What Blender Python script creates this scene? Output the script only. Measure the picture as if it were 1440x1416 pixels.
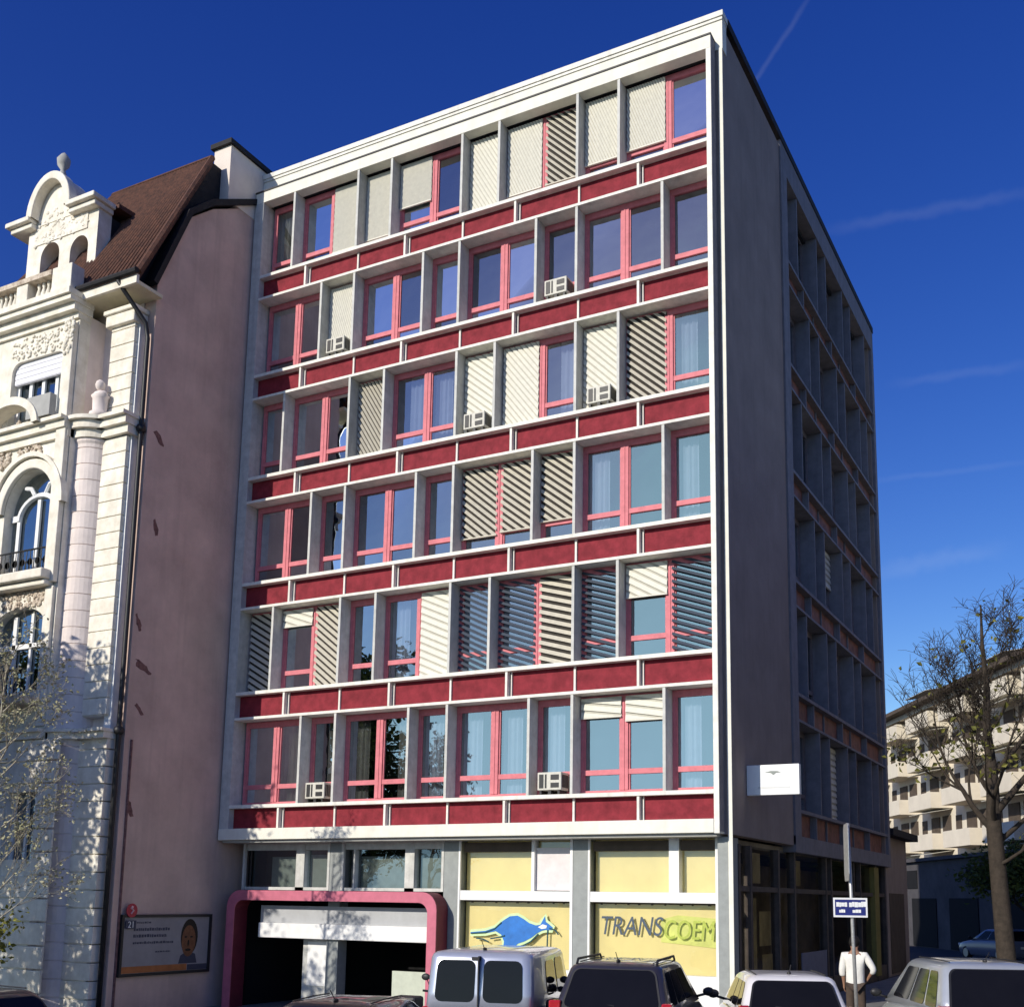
import bpy, bmesh, math, random
from mathutils import Vector, Matrix
R = math.radians
rnd = random.Random(7)
for o in list(bpy.data.objects): bpy.data.objects.remove(o)
SC = bpy.context.scene
COL = SC.collection
# ------------------------------------------------------------------ camera
def camera():
    yaw, pitch, roll = R(-27.824638), R(9.254166), R(0.808717)
    c, s, cp, sp = math.cos(yaw), math.sin(yaw), math.cos(pitch), math.sin(pitch)
    fw = Vector((s*cp, c*cp, sp)); r = Vector((c, -s, 0)); u = r.cross(fw)
    r2 = math.cos(roll)*r + math.sin(roll)*u; u2 = -math.sin(roll)*r + math.cos(roll)*u
    m = Matrix.Identity(4)
    for i in range(3): m[i][0] = r2[i]; m[i][1] = u2[i]; m[i][2] = -fw[i]
    m.translation = (8.04747, -23.38904, 2.503373)
    cd = bpy.data.cameras.new('camera'); o = bpy.data.objects.new('camera', cd); COL.objects.link(o)
    o.matrix_world = m
    cd.sensor_fit = 'HORIZONTAL'; cd.sensor_width = 36; cd.lens = 36*1599.59/1440
    cd.shift_x = (720-757.103)/1440; cd.shift_y = (1003.816-708)/1440
    cd.clip_end = 3000; cd.clip_start = .1
    SC.camera = o
camera()
SUN_EL, SUN_AZ = 24.0, 17.0          # azimuth to the left of the facade's normal
w = bpy.data.worlds.new('World'); SC.world = w; w.use_nodes = True
SKY_GRADE = ((2.05, 1.15), (1.08, 1.38), (1.42, 1.04))       # gain and power per channel: a deep polarised blue
def world():
    nt = w.node_tree; nt.nodes.clear(); N = nt.nodes.new; L = nt.links.new
    sky = N('ShaderNodeTexSky'); sky.sky_type = 'NISHITA'; sky.sun_disc = False
    sky.sun_elevation = R(SUN_EL); sky.sun_rotation = R(180+SUN_AZ)
    sky.air_density = 1.0; sky.dust_density = .3; sky.ozone_density = 4.0; sky.altitude = 400
    sp = N('ShaderNodeSeparateColor'); hs = N('ShaderNodeCombineColor'); sat = N('ShaderNodeHueSaturation'); sat.inputs['Saturation'].default_value = 1.28; sat.inputs['Hue'].default_value = .512; L(sky.outputs[0], sat.inputs['Color']); L(sat.outputs[0], sp.inputs[0])
    G_ = []
    for i, (k, e) in enumerate(SKY_GRADE):
        pw = N('ShaderNodeMath'); pw.operation = 'POWER'; L(sp.outputs[i], pw.inputs[0]); pw.inputs[1].default_value = e
        ml = N('ShaderNodeMath'); ml.operation = 'MULTIPLY'; L(pw.outputs[0], ml.inputs[0]); ml.inputs[1].default_value = k; G_.append(ml.outputs[0])
    L(G_[2], hs.inputs[2])
    for i, lim in ((0, .58), (1, .84)):
        lm = N('ShaderNodeMath'); lm.operation = 'MULTIPLY'; L(G_[2], lm.inputs[0]); lm.inputs[1].default_value = lim
        mn = N('ShaderNodeMath'); mn.operation = 'SMOOTH_MIN'; L(G_[i], mn.inputs[0]); L(lm.outputs[0], mn.inputs[1]); mn.inputs[2].default_value = .6; L(mn.outputs[0], hs.inputs[i])
    # faint condensation trails high in the sky: thin great-circle bands
    tc = N('ShaderNodeTexCoord'); acc = hs.outputs[0]
    def trail(n, width, ctr, ext, amt):
        nonlocal acc
        d = N('ShaderNodeVectorMath'); d.operation = 'DOT_PRODUCT'; L(tc.outputs['Generated'], d.inputs[0]); d.inputs[1].default_value = n
        nz = N('ShaderNodeTexNoise'); nz.inputs['Scale'].default_value = 60; L(tc.outputs['Generated'], nz.inputs['Vector'])
        ad = N('ShaderNodeMath'); ad.operation = 'MULTIPLY_ADD'; L(nz.outputs[0], ad.inputs[0]); ad.inputs[1].default_value = width*1.2; L(d.outputs['Value'], ad.inputs[2])
        ab = N('ShaderNodeMath'); ab.operation = 'ABSOLUTE'; L(ad.outputs[0], ab.inputs[0])
        mr = N('ShaderNodeMapRange'); mr.interpolation_type = 'SMOOTHSTEP'; L(ab.outputs[0], mr.inputs['Value'])
        mr.inputs['From Min'].default_value = 0; mr.inputs['From Max'].default_value = width; mr.inputs['To Min'].default_value = amt; mr.inputs['To Max'].default_value = 0
        e = N('ShaderNodeVectorMath'); e.operation = 'DISTANCE'; L(tc.outputs['Generated'], e.inputs[0]); e.inputs[1].default_value = ctr
        m2 = N('ShaderNodeMapRange'); m2.interpolation_type = 'SMOOTHSTEP'; L(e.outputs['Value'], m2.inputs['Value'])
        m2.inputs['From Min'].default_value = ext*.3; m2.inputs['From Max'].default_value = ext; m2.inputs['To Min'].default_value = 1; m2.inputs['To Max'].default_value = 0
        mu = N('ShaderNodeMath'); mu.operation = 'MULTIPLY'; L(mr.outputs[0], mu.inputs[0]); L(m2.outputs[0], mu.inputs[1])
        mx = N('ShaderNodeMix'); mx.data_type = 'RGBA'; L(mu.outputs[0], mx.inputs['Factor']); L(acc, mx.inputs['A']); mx.inputs['B'].default_value = (9, 10, 11.5, 1)
        acc = mx.outputs['Result']
    for t in TRAILS: trail(*t)
    bg = N('ShaderNodeBackground'); bg.inputs['Strength'].default_value = .085
    out = N('ShaderNodeOutputWorld'); L(acc, bg.inputs[0]); L(bg.outputs[0], out.inputs[0])
def ray(px, py):
    m = SC.camera.matrix_world.to_3x3()
    return (m @ Vector(((px-757.103)/1599.59, -(py-1003.816)/1599.59, -1))).normalized()
def band(p, q, width, amt):
    a, b = ray(*p), ray(*q); n = a.cross(b).normalized(); c = (a+b).normalized()
    return (tuple(n), width, tuple(c), (a-b).length*.75, amt)
SC.view_layers[0].update()
TRAILS = [band((1040, 155), (1140, 0), .003, .035), band((1180, 330), (1440, 280), .007, .032), band((1240, 815), (1400, 785), .012, .05), band((1230, 680), (1440, 655), .004, .025), band((1270, 545), (1440, 520), .006, .03)]
world()
sd = bpy.data.lights.new('sun', 'SUN'); sd.energy = 4.4; sd.angle = R(.5); sd.color = (1, .93, .82)
so = bpy.data.objects.new('sun', sd); COL.objects.link(so); so.location = (-20, -60, 40)
tosun = Vector((-math.sin(R(SUN_AZ))*math.cos(R(SUN_EL)), -math.cos(R(SUN_AZ))*math.cos(R(SUN_EL)), math.sin(R(SUN_EL))))
so.rotation_euler = (-tosun).to_track_quat('-Z', 'Y').to_euler()
SC.view_settings.view_transform = 'Standard'; SC.view_settings.look = 'None'; SC.view_settings.exposure = 0.0; SC.view_settings.gamma = 1
# ------------------------------------------------------------------ materials
def mat(name, col, rough=.7, var=.12, scale=3.0, bump=0.0, bscale=40, metal=0.0, spec=.4, coat=0.0, dirt=None, streak=0.0):
    m = bpy.data.materials.new(name); m.use_nodes = True; nt = m.node_tree; N = nt.nodes.new; L = nt.links.new
    b = nt.nodes['Principled BSDF']; b.inputs['Roughness'].default_value = rough; b.inputs['Metallic'].default_value = metal
    b.inputs['Specular IOR Level'].default_value = spec; b.inputs['Coat Weight'].default_value = coat; b.inputs['Coat Roughness'].default_value = .04
    g = N('ShaderNodeNewGeometry')
    if var:
        n = N('ShaderNodeTexNoise'); n.inputs['Scale'].default_value = scale; n.inputs['Detail'].default_value = 6; n.inputs['Roughness'].default_value = .65
        L(g.outputs['Position'], n.inputs['Vector'])
        mr = N('ShaderNodeMapRange'); L(n.outputs[0], mr.inputs['Value'])
        mr.inputs['From Min'].default_value = .3; mr.inputs['From Max'].default_value = .7
        mx = N('ShaderNodeMix'); mx.data_type = 'RGBA'; L(mr.outputs[0], mx.inputs['Factor'])
        d = dirt or [c*(1-var*1.6) for c in col]; hi = [min(1, c*(1+var*.6)) for c in col]
        mx.inputs['A'].default_value = (*d, 1); mx.inputs['B'].default_value = (*hi, 1)
        res = mx.outputs['Result']
        if streak:
            mp = N('ShaderNodeMapping'); mp.inputs['Scale'].default_value = (5, 5, .35); L(g.outputs['Position'], mp.inputs['Vector'])
            n2 = N('ShaderNodeTexNoise'); n2.inputs['Scale'].default_value = 1.0; n2.inputs['Detail'].default_value = 4; L(mp.outputs[0], n2.inputs['Vector'])
            r2 = N('ShaderNodeMapRange'); L(n2.outputs[0], r2.inputs['Value']); r2.inputs['From Min'].default_value = .5; r2.inputs['From Max'].default_value = .8
            r2.inputs['To Min'].default_value = 0; r2.inputs['To Max'].default_value = streak
            m3 = N('ShaderNodeMix'); m3.data_type = 'RGBA'; L(r2.outputs[0], m3.inputs['Factor']); L(res, m3.inputs['A']); m3.inputs['B'].default_value = (*[c*.45 for c in col], 1)
            res = m3.outputs['Result']
        L(res, b.inputs['Base Color'])
    else: b.inputs['Base Color'].default_value = (*col, 1)
    if bump:
        n3 = N('ShaderNodeTexNoise'); n3.inputs['Scale'].default_value = bscale; n3.inputs['Detail'].default_value = 5; L(g.outputs['Position'], n3.inputs['Vector'])
        bp = N('ShaderNodeBump'); bp.inputs['Strength'].default_value = bump; bp.inputs['Distance'].default_value = .02; L(n3.outputs[0], bp.inputs['Height']); L(bp.outputs[0], b.inputs['Normal'])
    return m
def glass(name, tint, refl, wav=.02, rough=.01):
    m = bpy.data.materials.new(name); m.use_nodes = True; nt = m.node_tree; nt.nodes.clear(); N = nt.nodes.new; L = nt.links.new
    t = N('ShaderNodeBsdfTransparent'); t.inputs[0].default_value = (*tint, 1)
    gl = N('ShaderNodeBsdfGlossy'); gl.inputs['Roughness'].default_value = rough; gl.inputs['Color'].default_value = (.80, .93, 1, 1)
    mx = N('ShaderNodeMixShader'); lw = N('ShaderNodeLayerWeight'); lw.inputs['Blend'].default_value = .35
    mr = N('ShaderNodeMapRange'); L(lw.outputs['Fresnel'], mr.inputs['Value']); mr.inputs['To Min'].default_value = refl; mr.inputs['To Max'].default_value = .72
    L(mr.outputs[0], mx.inputs[0]); L(t.outputs[0], mx.inputs[1]); L(gl.outputs[0], mx.inputs[2])
    g = N('ShaderNodeNewGeometry'); n = N('ShaderNodeTexNoise'); n.inputs['Scale'].default_value = 1.3; n.inputs['Detail'].default_value = 2; L(g.outputs['Position'], n.inputs['Vector'])
    bp = N('ShaderNodeBump'); bp.inputs['Strength'].default_value = wav; bp.inputs['Distance'].default_value = .3; L(n.outputs[0], bp.inputs['Height']); L(bp.outputs[0], gl.inputs['Normal'])
    o = N('ShaderNodeOutputMaterial'); L(mx.outputs[0], o.inputs[0]); return m
def emit(name, col, s):
    m = bpy.data.materials.new(name); m.use_nodes = True; b = m.node_tree.nodes['Principled BSDF']
    b.inputs['Base Color'].default_value = (*col, 1); b.inputs['Emission Color'].default_value = (*col, 1); b.inputs['Emission Strength'].default_value = s; return m
M = {}
M['cream'] = mat('cream_concrete', (.80, .78, .68), .75, .07, 2.5, .08, 60, streak=.18)
M['ledge'] = mat('white_ledge_paint', (.82, .80, .72), .7, .12, 4, .06, 60, streak=.4)
M['fin'] = mat('fin_paint', (.60, .60, .56), .7, .14, 4, .06, 60, streak=.4)
M['red'] = mat('red_spandrel', (.25, .030, .042), .75, .24, 4, .03, 30, streak=.3, spec=.15)
M['pink'] = mat('pink_sash_paint', (.64, .20, .225), .6, .12, 6, .03, 50, spec=.2)
M['side'] = mat('side_render', (.315, .25, .215), .85, .12, .9, .2, 90, streak=.25)
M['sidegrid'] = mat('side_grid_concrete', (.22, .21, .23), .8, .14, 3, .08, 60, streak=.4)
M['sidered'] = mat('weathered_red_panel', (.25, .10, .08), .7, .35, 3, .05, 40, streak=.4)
M['core'] = mat('dark_interior', (.035, .037, .045), .9, .3, 1.0)
M['slab'] = mat('soffit_grey', (.40, .40, .38), .85, .12, 3, .05)
M['glass'] = glass('window_glass', (.46, .50, .56), .32, .015)
M['sideglass'] = glass('side_window_glass', (.4, .42, .45), .25, .03)
M['shopglass'] = glass('shop_glass', (.93, .95, .93), .05, .01)
M['blind'] = mat('cream_blind', (.70, .68, .58), .6, .07, 8)
M['blindback'] = mat('beige_blind_fabric', (.52, .50, .42), .8, .08, 8)
M['curtain'] = mat('white_curtain', (.80, .82, .84), .9, .06, 5)
M['curtainw'] = mat('warm_curtain', (.55, .50, .38), .9, .12, 5)
M['dark'] = mat('dark_metal', (.02, .02, .022), .5, .2, 9)
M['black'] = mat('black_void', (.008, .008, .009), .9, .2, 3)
M['acbody'] = mat('ac_casing', (.62, .60, .52), .6, .12, 14)
M['pinkwall'] = mat('pink_party_wall', (.64, .48, .41), .92, .12, .7, .35, 60, dirt=(.47, .35, .30), streak=.25)
M['stain'] = mat('rust_stain', (.22, .115, .105), .95, .35, 9)
M['stone'] = mat('cream_stone', (.85, .81, .71), .85, .10, 3, .25, 30, dirt=(.66, .61, .50), streak=.3)
M['stonepink'] = mat('pinkish_stone', (.78, .69, .64), .85, .08, 3, .2, 30, streak=.2)
M['stonedark'] = mat('carved_stone', (.66, .58, .47), .9, .3, 7, .6, 14, dirt=(.30, .23, .17))
M['white'] = mat('white_paint', (.80, .80, .78), .55, .06, 6)
M['tile'] = mat('brown_roof_tile', (.125, .055, .034), .85, .3, 6, .3, 20, dirt=(.05, .026, .02))
M['slate'] = mat('dark_slate', (.018, .017, .019), .8, .3, 5, .2, 20)
M['grey'] = mat('grey_column', (.29, .31, .30), .6, .10, 5, .04, 60, streak=.15)
M['yellow'] = mat('yellow_panel', (.93, .76, .36), .7, .05, 1.5, streak=.05)
M['portal'] = mat('pink_portal', (.56, .15, .215), .6, .10, 4, .03)
def translucent(m, col, f):
    nt = m.node_tree; b = nt.nodes['Principled BSDF']; o = [n for n in nt.nodes if n.type == 'OUTPUT_MATERIAL'][0]; t = nt.nodes.new('ShaderNodeBsdfTranslucent'); t.inputs[0].default_value = (*col, 1); mx = nt.nodes.new('ShaderNodeMixShader'); mx.inputs[0].default_value = f; nt.links.new(b.outputs[0], mx.inputs[1]); nt.links.new(t.outputs[0], mx.inputs[2]); nt.links.new(mx.outputs[0], o.inputs[0])
translucent(M['yellow'], (.8, .6, .28), .14)
M['kblue'] = mat('blue_decal', (.02, .17, .55), .5, .15, 5)
M['kgreen'] = mat('pale_green_decal', (.62, .80, .42), .6, .1, 8)
M['kdark'] = mat('dark_teal_decal', (.03, .10, .12), .5, .15, 8)
M['lgrey'] = mat('slate_lettering', (.06, .09, .13), .5, .2, 20)
M['lgreen'] = mat('lime_lettering', (.42, .50, .07), .5, .15, 20)
M['greyblind'] = mat('grey_green_blind', (.30, .33, .31), .8, .12, 6)
M['asphalt'] = mat('asphalt', (.052, .052, .055), .9, .25, 2, .3, 120)
M['paving'] = mat('pavement_slabs', (.24, .235, .22), .9, .18, 2, .2, 50)
M['kerb'] = mat('kerb_stone', (.33, .32, .30), .85, .15, 4)
M['bark'] = mat('bark', (.050, .038, .028), .95, .3, 9, .6, 25)
def leafmat(name, a, b):
    m = mat(name, a, .65, .2, 1.3, dirt=b, spec=.2); bs = m.node_tree.nodes['Principled BSDF']
    bs.inputs['Subsurface Weight'].default_value = 0; return m
M['leafy'] = leafmat('autumn_leaves', (.27, .25, .05), (.10, .12, .025))
M['leafo'] = leafmat('olive_autumn_leaves', (.17, .16, .035), (.06, .07, .018))
M['leafp'] = leafmat('pale_dry_leaves', (.50, .47, .32), (.22, .22, .10))
M['twig'] = mat('pale_twigs', (.42, .38, .30), .9, .2, 8)
M['leafg'] = leafmat('green_leaves', (.10, .13, .03), (.035, .055, .014))
M['bgwall'] = mat('pale_stucco', (.74, .67, .54), .85, .08, .6, .05, 30)
M['bgshade'] = mat('brown_shutter', (.10, .075, .055), .8, .2, 3)
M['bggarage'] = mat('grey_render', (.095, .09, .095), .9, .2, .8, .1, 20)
M['tyre'] = mat('rubber', (.014, .014, .015), .85, .2, 20)
M['alloy'] = mat('alloy_rim', (.45, .46, .48), .3, .05, 10, metal=.9)
M['carglass'] = glass('tinted_car_glass', (.10, .11, .12), .10, .01)
M['redlamp'] = mat('tail_lamp_red', (.50, .012, .02), .15, .1, 30, coat=1, spec=.6)
M['clear'] = mat('lamp_clear', (.75, .75, .76), .12, .05, 30, coat=1)
M['plate'] = mat('plate_white', (.75, .75, .72), .5, .03, 30)
M['bluesign'] = mat('blue_sign', (.02, .028, .17), .45, .1, 20)
M['zinc'] = mat('galvanised_steel', (.48, .48, .46), .42, .15, 18, metal=.45)
M['skin'] = mat('skin', (.30, .16, .10), .6, .08, 20)
M['hair'] = mat('dark_hair', (.012, .009, .007), .6, .3, 60)
M['shirt'] = mat('white_shirt', (.74, .72, .66), .85, .06, 9, .3, 14)
M['trouser'] = mat('brown_trousers', (.075, .052, .038), .9, .15, 12, .2, 20)
M['shoe'] = mat('black_shoes', (.02, .018, .016), .5, .1, 20)
M['postpaper'] = mat('poster_paper', (.30, .29, .30), .6, .1, 2)
M['orange'] = mat('orange_print', (.45, .16, .05), .6, .2, 3)
M['brownprint'] = mat('brown_print', (.22, .09, .04), .6, .3, 12)
M['navyprint'] = mat('navy_print', (.05, .055, .09), .6, .1, 12)
M['redsign'] = mat('red_enamel', (.45, .02, .045), .4, .1, 20)
M['tan'] = mat('tan_interior_glow', (.78, .62, .32), .8, .3, 1.5)  # base colour imitates the warm glow of the shop interior
# ------------------------------------------------------------------ mesh helpers
def nb(): return bmesh.new()
def hexa(bm, p):
    v = [bm.verts.new(q) for q in p]
    for f in ((0, 3, 2, 1), (4, 5, 6, 7), (0, 1, 5, 4), (1, 2, 6, 5), (2, 3, 7, 6), (3, 0, 4, 7)): bm.faces.new([v[i] for i in f])
def box(bm, x0, x1, y0, y1, z0, z1, mp=None):
    p = [(x0, y0, z0), (x1, y0, z0), (x1, y1, z0), (x0, y1, z0), (x0, y0, z1), (x1, y0, z1), (x1, y1, z1), (x0, y1, z1)]
    hexa(bm, [mp(*q) for q in p] if mp else p)
def prism(bm, poly, a, b, ax='y', mp=None):
    def P(u, v, d): return {'y': (u, d, v), 'x': (d, u, v), 'z': (u, v, d)}[ax]
    n = len(poly); A = [P(u, v, a) for u, v in poly]; B = [P(u, v, b) for u, v in poly]
    if mp: A = [mp(*q) for q in A]; B = [mp(*q) for q in B]
    va = [bm.verts.new(q) for q in A]; vb = [bm.verts.new(q) for q in B]
    bm.faces.new(va); bm.faces.new(vb[::-1])
    for i in range(n): bm.faces.new((va[i], va[(i+1) % n], vb[(i+1) % n], vb[i]))
def holed(bm, outer, holes, a, b):                      # wall slab in the xz plane with window openings
    es = []; loops = []
    for lp in [outer]+holes:
        vs = [bm.verts.new((u, a, v)) for u, v in lp]; loops.append(vs)
        for i in range(len(vs)): es.append(bm.edges.new((vs[i], vs[(i+1) % len(vs)])))
    r = bmesh.ops.triangle_fill(bm, use_beauty=True, use_dissolve=False, edges=es)
    fs = [g for g in r['geom'] if isinstance(g, bmesh.types.BMFace)]
    ex = bmesh.ops.extrude_face_region(bm, geom=fs)
    bmesh.ops.translate(bm, verts=[g for g in ex['geom'] if isinstance(g, bmesh.types.BMVert)], vec=(0, b-a, 0))
def tube(bm, pts, rad, n=8, cap=True):
    pts = [Vector(p) for p in pts]; rings = []
    if not hasattr(rad, '__len__'): rad = [rad]*len(pts)
    ref = None
    for i, p in enumerate(pts):
        t = (pts[min(i+1, len(pts)-1)]-pts[max(i-1, 0)]).normalized()
        if ref is None: ref = t.orthogonal().normalized()
        else:
            ref = ref - t*ref.dot(t); ref = ref.normalized() if ref.length > 1e-6 else t.orthogonal().normalized()
        bn = t.cross(ref)
        rings.append([bm.verts.new(p+(ref*math.cos(2*math.pi*k/n)+bn*math.sin(2*math.pi*k/n))*rad[i]) for k in range(n)])
    for a, b in zip(rings, rings[1:]):
        for k in range(n): bm.faces.new((a[k], a[(k+1) % n], b[(k+1) % n], b[k]))
    if cap: bm.faces.new(rings[0][::-1]); bm.faces.new(rings[-1])
def lathe(bm, prof, c=(0, 0, 0), n=24, a0=0, a1=2*math.pi, ax='z'):
    full = abs(a1-a0-2*math.pi) < 1e-6; m = n if full else n+1; rings = []
    for r, z in prof:
        ring = []
        for k in range(m):
            a = a0+(a1-a0)*k/n; q = (r*math.cos(a), r*math.sin(a), z)
            if ax == 'y': q = (q[0], q[2], q[1])
            if ax == 'x': q = (q[2], q[0], q[1])
            ring.append(bm.verts.new((q[0]+c[0], q[1]+c[1], q[2]+c[2])))
        rings.append(ring)
    for a, b in zip(rings, rings[1:]):
        for k in range(n): bm.faces.new((a[k], a[(k+1) % m], b[(k+1) % m], b[k]))
    if prof[0][0] > 1e-4 and full: bm.faces.new(rings[0][::-1])
    if prof[-1][0] > 1e-4 and full: bm.faces.new(rings[-1])
def ball(bm, c, r, sub=2, sc=(1, 1, 1), jit=0):
    g = bmesh.ops.create_icosphere(bm, subdivisions=sub, radius=r)
    for v in g['verts']:
        k = 1+rnd.uniform(-jit, jit); v.co = Vector((v.co.x*sc[0]*k+c[0], v.co.y*sc[1]*k+c[1], v.co.z*sc[2]*k+c[2]))
def obj(name, bm, m, parent=None, smooth=False, bevel=0, seg=2, world=True, sub=0):
    me = bpy.data.meshes.new(name)
    bmesh.ops.recalc_face_normals(bm, faces=bm.faces[:])
    if parent is not None and world:
        q = root(parent).location
        bmesh.ops.translate(bm, verts=bm.verts[:], vec=-q)
    bm.to_mesh(me); bm.free(); me.materials.append(m)
    if smooth:
        for p in me.polygons: p.use_smooth = True
    o = bpy.data.objects.new(name, me); COL.objects.link(o)
    if parent is not None: o.parent = parent
    if sub:
        s = o.modifiers.new('subsurf', 'SUBSURF'); s.levels = s.render_levels = sub
    if bevel:
        b = o.modifiers.new('bevel', 'BEVEL'); b.width = bevel; b.segments = seg; b.limit_method = 'ANGLE'; b.angle_limit = R(35)
    return o
def root(o):
    while o.parent: o = o.parent
    return o
def thing(name, label, cat, loc=(0, 0, 0), rz=0, group=None):
    o = bpy.data.objects.new(name, None); COL.objects.link(o); o.empty_display_size = .3
    o.location = loc; o.rotation_euler = (0, 0, rz); o['label'] = label; o['category'] = cat
    if group: o['group'] = group
    return o
def tag(o, label, cat, group=None):
    o['label'] = label; o['category'] = cat
    if group: o['group'] = group
    return o
def text_bm(s, size, align='LEFT', ext=.006, shear=0):
    c = bpy.data.curves.new('t', 'FONT'); c.body = s; c.size = size; c.align_x = align; c.extrude = ext; c.shear = shear
    o = bpy.data.objects.new('t', c); COL.objects.link(o); dg = bpy.context.evaluated_depsgraph_get(); dg.update()
    me = bpy.data.meshes.new_from_object(o.evaluated_get(dg)); bm = bmesh.new(); bm.from_mesh(me)
    bpy.data.objects.remove(o); bpy.data.curves.remove(c); bpy.data.meshes.remove(me); return bm
def xform(bm, m): bmesh.ops.transform(bm, matrix=m, verts=bm.verts[:])
def clip_rect(poly, x0, x1, z0, z1):
    for ax, lim, s in ((0, x0, 1), (0, x1, -1), (1, z0, 1), (1, z1, -1)):
        out = []
        for i in range(len(poly)):
            a, b = poly[i-1], poly[i]; da, db = (a[ax]-lim)*s, (b[ax]-lim)*s
            if (da >= 0) != (db >= 0):
                t = da/(da-db); out.append((a[0]+(b[0]-a[0])*t, a[1]+(b[1]-a[1])*t))
            if db >= 0: out.append(b)
        poly = out
        if len(poly) < 3: return None
    return poly
# ------------------------------------------------------------------ ground
def ground():
    bm = nb(); box(bm, -600, 600, -300, -6.6, -.9, 0); box(bm, -.3, 600, -6.6, 900, -.9, 0); box(bm, -600, -.3, 30, 900, -.9, 0); bmesh.ops.remove_doubles(bm, verts=bm.verts[:], dist=.001); g = obj('street', bm, M['asphalt']); g['kind'] = 'structure'
    bm = nb(); prism(bm, [(-6.6, 0), (-4.0, -.42), (30, -.42), (30, -.9), (-6.6, -.9)], -600, -.3, 'x'); g = obj('forecourt', bm, M['paving']); g['kind'] = 'structure'
    bm = nb(); box(bm, .5, 3.2, -5.4, 34, .004, .12); p = obj('pavement', bm, M['paving'], bevel=.02); p['kind'] = 'structure'
    bm = nb(); box(bm, .5, 3.2, -5.55, -5.403, .004, .13); box(bm, 3.203, 3.35, -5.55, 34, .004, .13); p = obj('kerb', bm, M['kerb'], bevel=.02); p['kind'] = 'structure'
    bm = nb()
    for i in range(9):
        x = -19+i*2.7; box(bm, x, x+.1, -12.2, -7.0, .004, .008)
    p = obj('parking_marking', bm, M['white']); p['kind'] = 'structure'
ground()
# ------------------------------------------------------------------ the office building
MOD = 1.14285; NM = 12; W = MOD*NM
def Z(r): return 20.36-3.1*(r-1)
B = thing('office_building', 'seven storey office block with red spandrel panels, pink window sashes and white concrete grid', 'building', (-7, 8, 0))
def FM(u, d, z): return (-u, d, z)              # front facade: u to the left, d inward
SY0 = 5.9; NS = 10; SMOD = (17.35-SY0)/NS

def SM(u, d, z): return (.32-d, SY0+u, z)       # side facade
def structure():
    bm = nb(); box(bm, -13.6, -.9, 1.7, 16.6, 3.6, 23.6); obj('interior_core', bm, M['core'], B)
    bm = nb(); box(bm, -13.95, .05, .66, 17.3, 23.1, 23.60); obj('roof', bm, M['slate'], B)
    bm = nb()
    for r in range(1, 8):
        zb = Z(r) if r < 7 else Z(6)
        if r < 7: box(bm, -13.7, -.02, .36, 17.3, zb-.66, zb-.05)
    box(bm, -13.7, -.02, .4, 17.3, 22.8, 23.05)
    obj('floor_slab', bm, M['core'], B)
    # corner wall: thin sunlit front return and the long blank side wall
    bm = nb(); box(bm, .0, .29, .36, 5.3, 3.95, 23.55); obj('side_wall', bm, M['side'], B)
    bm = nb(); box(bm, .2, .30, .33, .358, -.4, 22.9); obj('corner_trim', bm, M['cream'], B)
    # upper fascia (parapet) and frame-top fascia
    bm = nb(); box(bm, -14.08, .31, .33, .64, 22.9, 23.68); obj('parapet', bm, M['cream'], B)
    bm = nb(); box(bm, -14.1, .345, .27, .66, 23.76, 23.90); box(bm, -14.08, .32, .30, .655, 23.682, 23.757); obj('parapet_cap', bm, M['ledge'], B)
    bm = nb(); box(bm, .2, .36, .663, 17.75, 23.70, 23.92); obj('side_parapet_cap', bm, M['slate'], B)
    bm = nb(); box(bm, -14.05, .12, 0, .325, 22.76, 23.10); obj('frame_top', bm, M['cream'], B, bevel=.01)
    bm = nb(); box(bm, -14.06, .135, -.02, .327, 23.102, 23.145); obj('shadow_gap_strip', bm, M['dark'], B)  # dark strip paints the shadow gap between frame top and parapet
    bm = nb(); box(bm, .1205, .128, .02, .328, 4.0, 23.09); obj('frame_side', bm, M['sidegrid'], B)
    bm = nb(); box(bm, 0.0, .12, .0, .358, 3.96, 22.757); obj('frame_post', bm, M['ledge'], B)
    bm = nb(); box(bm, -14.06, -W-.02, .0, .64, 3.96, 22.757); obj('frame_post', bm, M['fin'], B)
    bm = nb(); box(bm, -14.06, -.003, -.02, .75, 3.97, 4.27); obj('base_beam', bm, M['cream'], B, bevel=.012)
    bm = nb(); box(bm, -14.0, .02, .1, 1.2, 3.90, 3.966); obj('base_soffit', bm, M['slab'], B)
    bm = nb(); box(bm, -13.9, .24, 17.25, 17.68, .1, 23.6); obj('rear_wall', bm, M['side'], B)
    bm = nb(); box(bm, -14.05, -13.75, .7, 17.2, 4.3, 23.6); obj('party_wall', bm, M['side'], B)
structure()
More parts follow.
